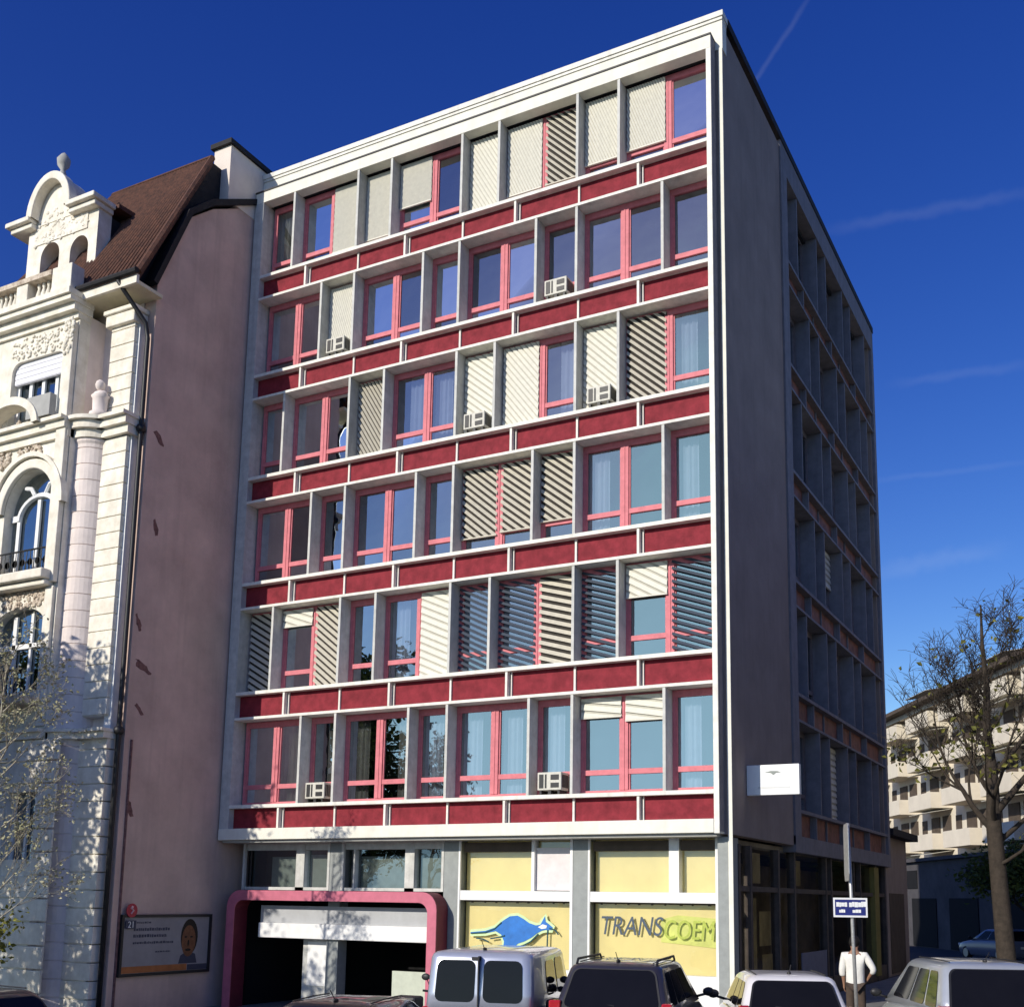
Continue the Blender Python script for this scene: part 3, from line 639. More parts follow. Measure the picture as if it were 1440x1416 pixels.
        wn = glaz(None, [(-17.72+dx, -17.58+dx, 7.6, 9.6), (-17.05+dx, -16.95+dx, 8.75, 9.65), (-18.2+dx, -16.3+dx, 8.72, 8.85), (-16.45+dx, -16.36+dx, 7.6, 9.5), (-17.05+dx, -16.97+dx, 7.6, 8.7)], -18.25+dx, -16.28+dx, 7.55, 9.75)
    glaz(None, [(-17.12, -17.02, 3.3, 4.97), (-16.62, -16.54, 3.3, 4.97), (-16.13, -16.05, 3.3, 4.97), (-17.0, -16.1, 4.2, 4.28)], -17.12, -16.05, 3.3, 4.97)
    # mouldings round the arch, hood over it
    def archmould(cx, zs, r, rz, wid, y0, y1, a0=0, a1=180):
        o_ = arc(cx, zs, r+wid, a0, a1, 20, rz+wid); i_ = arc(cx, zs, r, a0, a1, 20, rz); bm = nb()
        R_ = [[bm.verts.new((u, y, v)) for u, v in q] for q, y in ((o_, y0), (i_, y0), (i_, y1), (o_, y1))]
        for p, q in zip(R_, R_[1:]+R_[:1]):
            for k in range(20): bm.faces.new((p[k], p[k+1], q[k+1], q[k]))
        return bm
    for dx in (0, off):
        obj('arch_moulding', archmould(-17.22+dx, 12.4, 1.0, 1.12, .26, -4.42, -4.302), M['stone'], NB, bevel=.03)
        obj('arch_moulding', archmould(-17.22+dx, 12.4, 1.3, 1.42, .12, -4.5, -4.302), M['stone'], NB)
        obj('hood_moulding', archmould(-17.9+dx, 14.55, 1.0, .72, .22, -4.75, -4.302, 5, 175), M['stone'], NB)
        bm = nb()
        for k in range(190):
            u = -17.9+dx+rnd.uniform(-.95, .95); v = 14.0+rnd.uniform(-.45, 1.0)*(1-abs(u+17.9-dx)/1.3); ball(bm, (u, -4.33, v), rnd.uniform(.035, .085), 1, (1, .7, 1), .3)
        obj('carved_cartouche', bm, M['stonedark'], NB, smooth=True)
        bm = nb()
        for k in range(170): ball(bm, (-17.3+dx+rnd.uniform(-1.1, 1.0), -4.31, 10.02+rnd.uniform(-.27, .22)), rnd.uniform(.03, .075), 1, (1, .6, 1), .2)
        obj('carved_frieze', bm, M['stonedark'], NB, smooth=True)
        bm = nb()
        for k in range(120): ball(bm, (-17.4+dx+rnd.uniform(-1.1, 1.1), -4.31, 17.05+rnd.uniform(-.25, .35)), rnd.uniform(.03, .07), 1, (1, .6, 1), .2)
        obj('carved_garland', bm, M['stone'], NB, smooth=True)
        bm = nb(); box(bm, -18.5+dx, -16.0+dx, -4.75, -4.302, 10.35, 10.6); box(bm, -18.4+dx, -16.05+dx, -4.6, -4.302, 10.2, 10.348); obj('sill_ledge', bm, M['stone'], NB, bevel=.04)
        bm = nb()
        for k in range(15): x = -18.2+dx+k*.14; tube(bm, [(x, -4.38, 10.6), (x, -4.38, 11.25)], .012, 5)
        for k in range(7): lathe(bm, [(.09, -.008), (.105, 0), (.09, .008), (.075, 0), (.09, -.008)], (-18.1+dx+k*.29, -4.38, 10.95), 12, ax='y')
        tube(bm, [(-18.25+dx, -4.38, 11.27), (-16.2+dx, -4.38, 11.27)], .025, 6); obj('railing', bm, M['dark'], NB)
        bm = nb(); box(bm, -18.5+dx, -16.1+dx, -4.95, -4.302, 7.12, 7.3); obj('balcony_slab', bm, M['stonedark'], NB)
        bm = nb(); tube(bm, [(-18.5+dx, -4.9, 7.95), (-16.1+dx, -4.9, 7.95)], .03, 6)
        for k in range(20): x = -18.45+dx+k*.125; tube(bm, [(x, -4.9, 7.3), (x, -4.9, 7.95)], .014, 5)
        obj('railing', bm, M['dark'], NB)
        bm = nb(); box(bm, -17.2+dx, -16.3+dx, -4.7, -4.5, 14.75, 15.35); obj('balcony_box', bm, M['slab'], NB)
    # bay's slim corner column, capital
    bm = nb(); box(bm, -16.28, -15.92, -4.46, -4.302, 10.3, 17.3); box(bm, -16.25, -15.95, -4.40, -4.302, 6.6, 10.2); obj('slim_pilaster', bm, M['stone'], NB, bevel=.02)
    bm = nb()
    for k in range(60): ball(bm, (-16.1+rnd.uniform(-.16, .18), -4.46, 17.1+rnd.uniform(-.6, .4)), rnd.uniform(.03, .07), 1, (1, .8, 1.2), .2)
    obj('capital', bm, M['stone'], NB, smooth=True)
    # rusticated corner pilaster
    bm = nb(); z = -.42
    while z < 17.3:
        if z < 6.2 or z > 6.5: box(bm, -15.28, -14.42 if z > 6.4 else -14.3, -3.78, -3.40, z, min(z+.405, 17.45))
        box(bm, -15.25, -14.45, -3.75, -3.41, z+.405, z+.43); z += .43
    obj('rusticated_pilaster', bm, M['stone'], NB, bevel=.012)
    bm = nb(); box(bm, -14.6, -14.36, -3.66, -3.46, 6.5, 17.3); obj('corner_strip', bm, M['white'], NB)
    bm = nb(); box(bm, -15.4, -14.35, -3.9, -3.42, 17.3, 17.62); box(bm, -15.45, -14.3, -3.96, -3.42, 17.62, 17.75); obj('pilaster_capital', bm, M['stone'], NB, bevel=.03)
    # ground storey rustication
    bm = nb(); z = -.42
    while z < 6.2:
        for (p, q) in ((-16.0, -15.29), (-40, -17.13)) if 2.9 < z < 5.0 else ((-40, -15.29),): box(bm, p, q, -4.36, -4.302, z, z+.52)
        z += .56
    obj('rustication', bm, M['stone'], NB, bevel=.015)
    # round engaged corner column with joints
    prof = [(.55, -.42)]; z = -.4
    while z < 14.0: prof += [(.56, z), (.56, z+.40), (.535, z+.41), (.535, z+.425)]; z += .435
    prof += [(.56, 14.05), (.60, 14.12), (.60, 14.2)]
    bm = nb(); lathe(bm, prof, (-15.78, -3.55, 0), 32); obj('round_column', bm, M['stonepink'], NB)
    for (z0, z1, ex) in ((14.2, 14.42, .1), (14.42, 14.62, .22), (14.62, 14.72, .34), (6.28, 6.44, .14), (6.44, 6.52, .24)):
        bm = nb(); box(bm, -40, -15.9, -4.3-ex, -4.0, z0, z1); lathe(bm, [(.56+ex, z0), (.56+ex, z1-.001)], (-15.78, -3.55, 0), 32); box(bm, -15.3, -14.3+ex*.3, -3.8-ex, -3.4, z0, z1-.002)
        obj('entablature', bm, M['stone'], NB)
    # bust on the entablature
    bm = nb(); lathe(bm, [(.26, 14.72), (.26, 14.85), (.18, 14.9), (.2, 15.25), (.24, 15.32), (.1, 15.4), (.08, 15.46)], (-15.3, -3.95, 0), 16); ball(bm, (-15.3, -3.97, 15.36), .22, 2, (1.1, .7, .55)); ball(bm, (-15.3, -3.99, 15.62), .14, 2, (.85, .95, 1.15)); obj('bust', bm, M['stonepink'], NB, smooth=True)
    # eaves
    bm = nb(); box(bm, -15.9, -13.9, -4.25, -3.4, 18.02, 18.12); box(bm, -40, -15.9, -4.3, -3.4, 18.02, 18.12); obj('eaves_soffit', bm, mat('cream_soffit', (.72, .66, .48), .85, .08, 3), NB)
    bm = nb(); box(bm, -15.9, -13.86, -4.34, -4.252, 18.0, 18.24); obj('eaves_fascia', bm, M['stone'], NB)
    bm = nb(); tube(bm, [(-16.0, -4.40, 18.30), (-13.8, -4.40, 18.30)], .08, 8); obj('gutter', bm, M['slate'], NB)
    bm = nb(); tube(bm, [(-14.5, -4.38, 18.2), (-14.42, -4.2, 17.95), (-14.22, -3.62, 17.3), (-14.18, -3.55, 16.9), (-14.18, -3.55, 6.7), (-14.18, -3.55, -.4)], .06, 8)
    for z in (14.4, 6.5): ball(bm, (-14.18, -3.55, z), .13, 2)
    obj('downpipe', bm, M['dark'], NB, smooth=True)
    bm = nb(); tube(bm, [(-14.09, -3.2, 6.3), (-14.09, -3.2, -.4)], .035, 6); obj('cable_pipe', bm, M['stain'], NB)
    # bay cornice, balustrade
    for (z0, z1, ex) in ((17.5, 17.66, .08), (17.66, 17.86, .25), (17.86, 18.0, .42), (18.0, 18.16, .5)):
        bm = nb(); box(bm, -40, -15.9+ex*.2, -4.3-ex, -3.95, z0, z1-.001); obj('cornice', bm, M['stone'], NB)
    bm = nb(); box(bm, -16.75, -16.0, -4.62, -4.2, 18.16, 18.98); box(bm, -18.15, -17.7, -4.62, -4.2, 18.16, 18.9); box(bm, -20.6, -20.1, -4.62, -4.2, 18.16, 18.9); box(bm, -40, -16.75, -4.58, -4.25, 18.16, 18.26); obj('balustrade', bm, M['stone'], NB, bevel=.02)
    bm = nb(); box(bm, -40, -16.75, -4.66, -4.2, 18.80, 18.94); obj('balustrade_rail', bm, M['stonedark'], NB)
    for k in range(26):
        x = -16.9-k*.19
        if -18.2 < x < -17.65 or -20.65 < x < -20.05: continue
        bm = nb(); lathe(bm, [(.05, 18.26), (.05, 18.32), (.085, 18.45), (.04, 18.65), (.06, 18.72), (.06, 18.8)], (x, -4.42, 0), 10); obj('baluster', bm, M['stone'], NB, smooth=True)
    # dormer with twin arches and round pediment
    y0, y1 = -3.55, -3.1
    bm = nb(); holed(bm, [(-19.3, 18.2), (-16.45, 18.2), (-16.45, 21.4), (-19.3, 21.4)], [archloop(-18.72, -17.95, 19.2, 20.35, .42), archloop(-17.50, -16.78, 19.2, 20.25, .40)], y0, y1)
    dm = obj('dormer', bm, M['stone'], NB)
    bm = nb(); box(bm, -19.2, -16.55, y1+.03, y1+.06, 18.3, 21.3); obj('dormer_dark', bm, M['black'], dm)
    bm = nb()
    box(bm, -19.95, -18.95, y0-.35, y1, 21.45, 21.6); box(bm, -19.85, -18.95, y0-.22, y1, 21.3, 21.45); obj('dormer_cornice', bm, M['stone'], dm, bevel=.03)
    bm = nb(); box(bm, -17.45, -16.3, y0-.35, y1, 21.45, 21.6); box(bm, -17.45, -16.38, y0-.22, y1, 21.3, 21.45); obj('dormer_cornice', bm, M['stone'], dm, bevel=.03)
    bm = nb(); prism(bm, [(-19.05, 21.4), (-17.4, 21.4)]+arc(-18.22, 21.6, .82, 0, 180, 20, 1.12), y0-.02, y1, 'y'); obj('pediment', bm, M['stone'], dm)
    obj('pediment_moulding', archmould(-18.22, 21.55, .66, .98, .24, y0-.32, y0-.022), M['stone'], dm, bevel=.03)
    bm = nb()
    for k in range(120): ball(bm, (-18.1+rnd.uniform(-.95, 1.3), y0-.02, 21.05+rnd.uniform(-.28, .75)), rnd.uniform(.03, .075), 1, (1, .6, 1), .2)
    box(bm, -19.0, -16.85, y0-.03, y0+.05, 20.8, 21.3); obj('dormer_carving', bm, M['stone'], dm)
    bm = nb(); lathe(bm, [(.14, 22.7), (.1, 22.85), (.06, 22.95), (.17, 23.1), (.19, 23.28), (.1, 23.42), (.02, 23.5)], (-18.1, y0, 0), 12); obj('finial', bm, M['slab'], dm, smooth=True)
    bm = nb(); prism(bm, [(y1, 18.3), (y1, 21.3), (-1.6, 21.3), (-1.6, 20.5)], -19.2, -16.5, 'x'); obj('dormer_cheek', bm, M['slate'], dm)
    bm = nb(); prism(bm, [(y1+.003, 21.5), (y1+.003, 21.62), (-.9, 21.75), (-.9, 21.5)], -19.6, -16.2, 'x'); obj('dormer_roof', bm, M['tile'], dm)
townhouse()
# ------------------------------------------------------------------ poster and small signs on the pink wall
def poster():
    t = thing('advertising_poster', 'framed advertising poster with a man\'s face hung on the pink side wall', 'poster', (-14.1, -1.65, .5))
    X = -14.095
    bm = nb(); box(bm, X, X+.09, -3.16, -.10, .50, .57); box(bm, X, X+.09, -3.16, -.10, 1.93, 2.0); box(bm, X, X+.09, -3.16, -3.09, .571, 1.929); box(bm, X, X+.09, -.17, -.10, .571, 1.929); obj('frame', bm, M['dark'], t)
    bm = nb(); box(bm, X, X+.05, -3.088, -.172, .572, 1.928); obj('sheet', bm, M['postpaper'], t)
    bm = nb(); box(bm, X+.051, X+.054, -3.08, -.9, .58, .74); obj('orange_strip', bm, M['orange'], t)
    bm = nb(); box(bm, X+.051, X+.054, -.88, -.18, .58, .72); box(bm, X+.0545, X+.056, -.88, -.18, .66, .69); obj('navy_strip', bm, M['navyprint'], t)
    for (y0, y1, z, h) in ((-2.75, -2.2, 1.78, .05), (-2.75, -1.55, 1.60, .075), (-2.75, -1.65, 1.44, .075), (-2.75, -1.42, 1.28, .06), (-2.0, -1.5, 1.06, .035)):
        bm = nb(); y = y0
        while y < y1:
            wd = rnd.uniform(.03, .08); box(bm, X+.051, X+.053, y, min(y+wd, y1), z+rnd.uniform(-.004, .004), z+h*rnd.uniform(.75, 1.05)); y += wd+.018
        obj('print_line', bm, M['navyprint'], t)
    def disc(cy, cz, ry, rz, x, name, m):
        bm = nb(); prism(bm, [(cy+ry*math.cos(2*math.pi*k/24), cz+rz*math.sin(2*math.pi*k/24)) for k in range(24)], X+x, X+x+.002, 'x'); obj(name, bm, m, t)
    disc(-.86, 1.42, .30, .46, .051, 'portrait_hair', M['hair']); disc(-.88, 1.32, .245, .40, .0535, 'portrait_face', M['brownprint'])
    bm = nb(); prism(bm, [(-1.2, .75), (-.55, .75), (-.62, .98), (-.8, 1.04), (-.98, 1.03), (-1.14, .95)], X+.0515, X+.053, 'x'); obj('portrait_shoulders', bm, M['navyprint'], t)
    for (y, z, a, b) in ((-.99, 1.42, .05, .022), (-.79, 1.42, .05, .022), (-.89, 1.27, .03, .08), (-.89, 1.09, .1, .035)): disc(y, z, a, b, .056, 'portrait_feature', M['hair'])
    t = thing('round_sign', 'small round red sign above the white number plate on the pink wall', 'sign', (-14.1, -2.9, 1.98))
    bm = nb(); lathe(bm, [(.17, 0), (.17, .02)], (-14.0, -2.9, 2.10), 24, ax='x'); obj('disc', bm, M['redsign'], t)
    bm = nb(); tube(bm, [(-13.975, -2.95, 2.17), (-13.975, -2.86, 2.10), (-13.975, -2.93, 2.02)], .022, 6); ball(bm, (-13.975, -2.9, 2.18), .04, 1, (.3, 1, 1)); obj('emblem', bm, mat('pink_emblem', (.70, .45, .48), .5, .05), t)
    bm = nb(); box(bm, -14.095, -14.001, -2.93, -2.87, 2.05, 2.15); obj('bracket', bm, M['dark'], t)
    t = thing('number_plate', 'small white plate with the number 21 under the round red sign', 'sign', (-14.1, -2.9, 1.7))
    bm = nb(); box(bm, -14.0, -13.985, -3.06, -2.74, 1.66, 1.86); obj('plate', bm, M['navyprint'], t)
    bm = text_bm('21', .22, 'CENTER', .004); xform(bm, Matrix.Translation((-13.978, -2.9, 1.685)) @ Matrix.Rotation(R(90), 4, 'Z') @ Matrix.Rotation(R(90), 4, 'X')); obj('number', bm, M['white'], t)
    bm = nb(); box(bm, -14.095, -14.001, -2.93, -2.87, 1.72, 1.8); obj('bracket', bm, M['dark'], t)
poster()
# ------------------------------------------------------------------ cars
def paint(name, col, metal=.0, rough=.28): return mat(name, col, rough, .04, 6, metal=metal, coat=.8, spec=.5)
def rrect(y0, y1, hw, rad, n=5):
    pts = []
    for cx, cy, a in ((hw-rad, y1-rad, 0), (-hw+rad, y1-rad, 90), (-hw+rad, y0+rad, 180), (hw-rad, y0+rad, 270)):
        for k in range(n): t = R(a+90*k/(n-1)); pts.append((cx+rad*math.cos(t), cy+rad*math.sin(t)))
    return pts
def loft(bm, rings, cap0=True, cap1=True):
    V = [[bm.verts.new(p) for p in r] for r in rings]; n = len(V[0])
    for a, b in zip(V, V[1:]):
        for k in range(n): bm.faces.new((a[k], a[(k+1) % n], b[(k+1) % n], b[k]))
    if cap0: bm.faces.new(V[0][::-1])
    if cap1: bm.faces.new(V[-1])
def car(name, label, loc, rz, pm, L=4.1, hw=.84, wr=.62, zb=.95, zr=1.47, rear=(.08, .5), front=(.72, .50), hood=.86, kind='hatch', rails=False, group=None, detail=True):
    t = thing(name, label, 'car' if kind != 'van' else 'van', loc, rz, group)
    O = lambda n_, bm, m, p=t, **k: obj(n_, bm, m, p, world=False, **k)
    # body shell: cross sections from tail to nose
    st = [(0, .34, zb-.22, .80), (.03, .26, zb-.10, .90), (.10, .22, zb-.02, .96), (.35, .20, zb, 1.0), (L*.3, .19, zb, 1.0), (L*.55, .19, zb-.01, 1.0), (L*.70, .19, zb-.04, .99), (L*.80, .20, hood, .98), (L*.90, .22, hood-.06, .95), (L*.965, .26, hood-.15, .87), (L, .34, hood-.28, .72)]
    rings = []
    for y, zl, zt, k in st:
        w_ = hw*k; h = [(w_*.90, zl), (w_*.98, zl+.10), (w_, zl+(zt-zl)*.45), (w_*.985, zl+(zt-zl)*.75), (w_*.95, zt-.04), (w_*.88, zt)]
        rings.append([(x, y, z) for x, z in h]+[(-x, y, z) for x, z in h[::-1]])
    bm = nb(); loft(bm, rings); body = O('body', bm, pm, smooth=True, bevel=.03)
    # cabin
    yr0, yr1 = rear; yf0, yf1 = L*front[0], L*front[1]; wb = hw*.93
    def cab(f):
        e = min(1, f); return (yr0+(yr1-yr0)*e, yf0+(yf1-yf0)*e, wb+(wr-wb)*e, zb-.05+(zr-.04-zb+.05)*e)
    rr = []
    for f, rad in ((0, .12), (.33, .13), (.66, .14), (.93, .15)):
        a, b, w_, z = cab(f); rr.append([(x, y, z) for x, y in rrect(a, b, w_, rad)])
    a, b, w_, z = cab(1)
    for ins, dz in ((.02, 0), (.07, .028), (.2, .05), (wr*.6, .062)):
        rr.append([(x, y, z+dz) for x, y in rrect(a+ins, b-ins*1.2, w_-ins, max(.05, .15-ins*.2))])
    bm = nb(); loft(bm, rr); O('cabin', bm, pm, smooth=True)
    def quadglass(name_, c, inset=.0, rad=.1, off=.008, m=M['carglass'], par=t):
        c = [Vector(p) for p in c]; nrm = (c[1]-c[0]).cross(c[3]-c[0]).normalized(); out = []
        wv = (c[1]-c[0]).length; hv = (c[3]-c[0]).length
        for cx, cy, a_ in ((1, 1, 0), (0, 1, 90), (0, 0, 180), (1, 0, 270)):
            for k in range(5):
                tt = R(a_+90*k/4); s_ = abs(cx-rad/wv)+rad/wv*math.cos(tt) if cx else rad/wv+rad/wv*math.cos(tt); u_ = abs(cy-rad/hv)+rad/hv*math.sin(tt) if cy else rad/hv+rad/hv*math.sin(tt)
                out.append(c[0].lerp(c[1], s_).lerp(c[3].lerp(c[2], s_), u_))
        bm = nb(); A = [bm.verts.new(p+nrm*off) for p in out]; Bq = [bm.verts.new(p-nrm*.01) for p in out]; bm.faces.new(A); bm.faces.new(Bq[::-1])
        for i in range(len(A)): bm.faces.new((A[i], A[(i+1) % len(A)], Bq[(i+1) % len(A)], Bq[i]))
        return O(name_, bm, m, par)
    blk = M['cgl']
    def face(side, f0, f1, s0, s1):
        a0, b0, w0, z0 = cab(f0); a1, b1, w1, z1 = cab(f1)
        if side == 'rear': P_ = lambda a, b, w_, z, s: (-w_+2*w_*s, a, z); return [P_(a0, b0, w0, z0, s0), P_(a0, b0, w0, z0, s1), P_(a1, b1, w1, z1, s1), P_(a1, b1, w1, z1, s0)]
        if side == 'front': P_ = lambda a, b, w_, z, s: (w_-2*w_*s, b, z); return [P_(a0, b0, w0, z0, s0), P_(a0, b0, w0, z0, s1), P_(a1, b1, w1, z1, s1), P_(a1, b1, w1, z1, s0)]
        sg = 1 if side == 'right' else -1
        P_ = lambda a, b, w_, z, s: (sg*w_, a+(b-a)*s, z)
        q = [P_(a0, b0, w0, z0, s0), P_(a0, b0, w0, z0, s1), P_(a1, b1, w1, z1, s1), P_(a1, b1, w1, z1, s0)]
        return q if sg > 0 else [q[1], q[0], q[3], q[2]]
    if kind == 'van':
        quadglass('rear_window', face('rear', .18, .90, .09, .46), m=blk); quadglass('rear_window', face('rear', .18, .90, .54, .91), m=blk)
        bm = nb(); box(bm, -.008, .008, yr0-.012, yr1, .4, zr-.06); O('door_seam', bm, M['dark'])
        bm = nb(); box(bm, -.12, .02, yr1-.03, yr1+.0, zr-.12, zr-.075); O('brake_lamp', bm, M['dark'])
        bm = nb(); box(bm, .05, .2, -.05, .0, zb-.12, zb-.06); O('door_handle', bm, M['dark'])
    else:
        quadglass('window_seal', face('rear', .09, .95, .06, .94), off=.004, m=M['dark'])
        for s in (-1, 1):
            bm = nb(); tube(bm, [(s*wr*.80, yr1+.12, zr+.012), (s*wr*.80, (yr1+yf1)/2, zr+.022), (s*wr*.80, yf1-.15, zr+.012)], .009, 5); O('roof_moulding', bm, M['dark'])
        quadglass('rear_window', face('rear', .12, .93, .08, .92), m=blk)
        bm = nb(); tube(bm, [(.05, yr0+.06, zb+.06), (-.28, yr0+.06+(yr1-yr0)*.12, zb+.1)], .012, 6); O('rear_wiper', bm, M['dark'])
    quadglass('windscreen', face('front', .10, .94, .07, .93), m=blk)
    for sd in ('left', 'right'):
        if kind == 'van': quadglass('side_window', face(sd, .20, .88, .64, .86), m=blk); quadglass('side_window', face(sd, .22, .86, .36, .60), m=blk)
        else:
            for s0, s1 in ((.10, .28), (.31, .55), (.58, .86)): quadglass('side_window', face(sd, .16, .88, s0, s1), rad=.07, m=blk)
    # lamps, bumpers, plate, wheels
    for s in (-1, 1):
        zz = (zb-.30, zb+.12) if kind != 'van' else (zb-.35, zb+.02)
        bm = nb(); x0, x1 = sorted((s*hw*.80, s*hw*.965)); p = [(x0, .015, zz[0]), (x1, .06, zz[0]), (x1, .22, zz[0]), (x0, .2, zz[0]), (x0, .03, zz[1]), (x1*.985, .085, zz[1]), (x1*.985, .24, zz[1]), (x0, .2, zz[1])]
        hexa(bm, p); O('tail_lamp', bm, M['redlamp'], bevel=.02)
        bm = nb(); x0, x1 = sorted((s*hw*.55, s*hw*.86)); box(bm, x0, x1, L*.93, L*.985, hood-.26, hood-.12); O('headlamp', bm, M['clear'], bevel=.03)
        bm = nb(); yb = yf0-.22; ball(bm, (s*(hw+.10), yb, zb+.08), .1, 2, (.95, .5, .72)); tube(bm, [(s*(hw*.9), yb, zb), (s*(hw+.08), yb, zb+.05)], .022, 6); O('wing_mirror', bm, M['dark'] if kind != 'hatch2' else pm, smooth=True)
        for yw in (L*.19, L*.80):
            bm = nb(); lathe(bm, [(.20, -.10), (.29, -.10), (.315, -.06), (.315, .06), (.29, .10), (.20, .10)], (s*(hw-.12), yw, .315), 24, ax='x'); wh = O('wheel', bm, M['tyre'], smooth=True)
            bm = nb(); lathe(bm, [(.0, .0), (.05, .012), (.20, -.005), (.205, -.03)], (s*(hw-.12)+s*.09, yw, .315), 20, ax='x'); O('rim', bm, M['alloy'], wh)
    bm = nb(); box(bm, -hw*.86, hw*.86, -.06, .06, .36, .56); O('bumper', bm, pm if kind != 'van' else M['dark'], bevel=.04, seg=3)
    bm = nb(); box(bm, -.26, .26, -.072, -.061, .60, .71); O('number_plate', bm, M['plate'])
    bm = nb(); tube(bm, [(0, yr1+.25, zr+.02), (0, yr1+.05, zr+.16)], .006, 5); ball(bm, (0, yr1+.26, zr+.03), .035, 1, (1, 1.5, .7)); O('aerial', bm, M['dark'])
    if rails:
        for s in (-1, 1):
            bm = nb(); tube(bm, [(s*wr*.88, yr1+.12, zr-.02), (s*wr*.88, yr1+.2, zr+.05), (s*wr*.88, yf1-.2, zr+.05), (s*wr*.88, yf1-.1, zr-.02)], .018, 6); O('roof_rail', bm, M['dark'])
    return t
M['cgl'] = mat('dark_glazing', (.008, .008, .010), .05, .1, 3, spec=.22)
car('parked_van', 'silver grey van seen from behind with two dark rear door windows', (-.43, -9.07, 0), .28, paint('silver_blue_paint', (.42, .45, .54), .35), L=4.2, hw=.86, wr=.76, zb=.95, zr=1.75, rear=(.03, .13), front=(.78, .62), kind='van')
car('parked_car', 'dark grey estate car with red tail lamp parked right of the silver van', (1.44, -8.67, 0), .22, paint('anthracite_paint', (.045, .042, .055), .3), L=4.5, hw=.9, wr=.66, zb=1.0, zr=1.62, rear=(.06, .42), front=(.74, .52), kind='suv', rails=True)
car('parked_car', 'small white hatchback parked in front of the blue street sign', (3.67, -7.19, 0), .42, paint('white_car_paint', (.74, .72, .72)), L=4.0, hw=.84, wr=.63, zb=.95, zr=1.46, rear=(.10, .5))
car('parked_car', 'silver people carrier at the right with foliage reflected in its side window', (6.29, -6.36, 0), .44, paint('silver_paint', (.50, .53, .55), .4), L=4.3, hw=.88, wr=.67, zb=1.02, zr=1.70, rear=(.08, .46), front=(.76, .52), kind='mpv')
car('parked_car', 'black low car whose roof shows before the entrance portal', (-.55, -12.6, 0), .3, paint('black_car_paint', (.012, .011, .013)), L=4.0, zb=.82, hood=.76, zr=1.23, rear=(.08, .5))
car('parked_car', 'black car at the lower left below the tree shadow', (-2.53, -14.93, 0), 1.57, paint('black_blue_paint', (.014, .015, .018)), L=4.0, zr=1.43, rear=(.08, .5))
car('parked_car', 'pale car standing in deep shade by the grey garage wall', (-4.6, 56.0, 0), .5, paint('pale_grey_paint', (.55, .56, .6)), L=4.2, zr=1.5)
car('parked_car', 'dim car in the shade left of the tree trunk in the side street', (3.2, 33.0, 0), .7, paint('dull_blue_paint', (.16, .18, .25)), L=4.2, zr=1.45)
# ------------------------------------------------------------------ scooters
def scooter(label, loc, rz, pm, screen):
    t = thing('motor_scooter', label, 'scooter', loc, rz, group='motor scooters parked between the cars')
    O = lambda n_, bm, m, p=t, **k: obj(n_, bm, m, p, world=False, **k)
    for y in (.25, 1.5):
        bm = nb(); lathe(bm, [(.15, -.05), (.22, -.05), (.25, 0), (.22, .05), (.15, .05)], (0, y, .25), 20, ax='x'); wh = O('wheel', bm, M['tyre'], smooth=True)
        bm = nb(); lathe(bm, [(0, -.03), (.155, -.03), (.155, .03), (0, .03)], (0, y, .25), 16, ax='x'); O('rim', bm, M['alloy'], wh)
    bm = nb(); loft(bm, [[(x, y, z) for x, z in ((.08, zl), (.16, (zl+zh)/2), (.10, zh), (-.10, zh), (-.16, (zl+zh)/2), (-.08, zl))] for y, zl, zh in ((-.05, .5, .62), (.15, .42, .74), (.6, .34, .74), (.85, .22, .4), (1.15, .22, .3))]); O('body', bm, pm, smooth=True, bevel=.02)
    bm = nb(); loft(bm, [[(.22, 1.18, .30), (-.22, 1.18, .30), (-.16, 1.30, .30), (.16, 1.30, .30)], [(.24, 1.22, .65), (-.24, 1.22, .65), (-.14, 1.36, .65), (.14, 1.36, .65)], [(.14, 1.18, .98), (-.14, 1.18, .98), (-.08, 1.26, .98), (.08, 1.26, .98)]]); O('leg_shield', bm, pm, bevel=.02)
    bm = nb(); box(bm, -.14, .14, -.02, .68, .745, .82); O('seat', bm, M['tyre'], bevel=.03)
    bm = nb(); tube(bm, [(0, 1.5, .25), (0, 1.28, .95), (0, 1.2, 1.04)], .03, 8); tube(bm, [(-.34, 1.1, 1.06), (-.12, 1.2, 1.03), (.12, 1.2, 1.03), (.34, 1.1, 1.06)], .018, 8); O('handlebar', bm, M['dark'])
    for s in (-1, 1):
        bm = nb(); tube(bm, [(s*.22, 1.16, 1.05), (s*.28, 1.14, 1.22)], .008, 6); ball(bm, (s*.30, 1.12, 1.27), .075, 2, (1, .35, .75)); O('mirror', bm, M['dark'], smooth=True)
    if screen:
        bm = nb(); prism(bm, [(-.24, .98), (.24, .98), (.2, 1.38), (.08, 1.46), (-.08, 1.46), (-.2, 1.38)], 1.27, 1.28, 'y'); O('windscreen', bm, mat('milky_screen', (.62, .64, .6), .2, .05), bevel=0)
    bm = nb(); box(bm, -.2, .2, -.32, .0, .82, 1.08); O('top_box', bm, M['dark'], bevel=.04)
scooter('black scooter with white screen parked between the silver van and dark estate', (.42, -8.0, .0), .2, paint('offwhite_scooter', (.62, .60, .55)), False)
scooter('green scooter with a milky screen left of the silver van', (-1.65, -8.9, 0), .15, paint('green_scooter', (.10, .26, .20)), True)
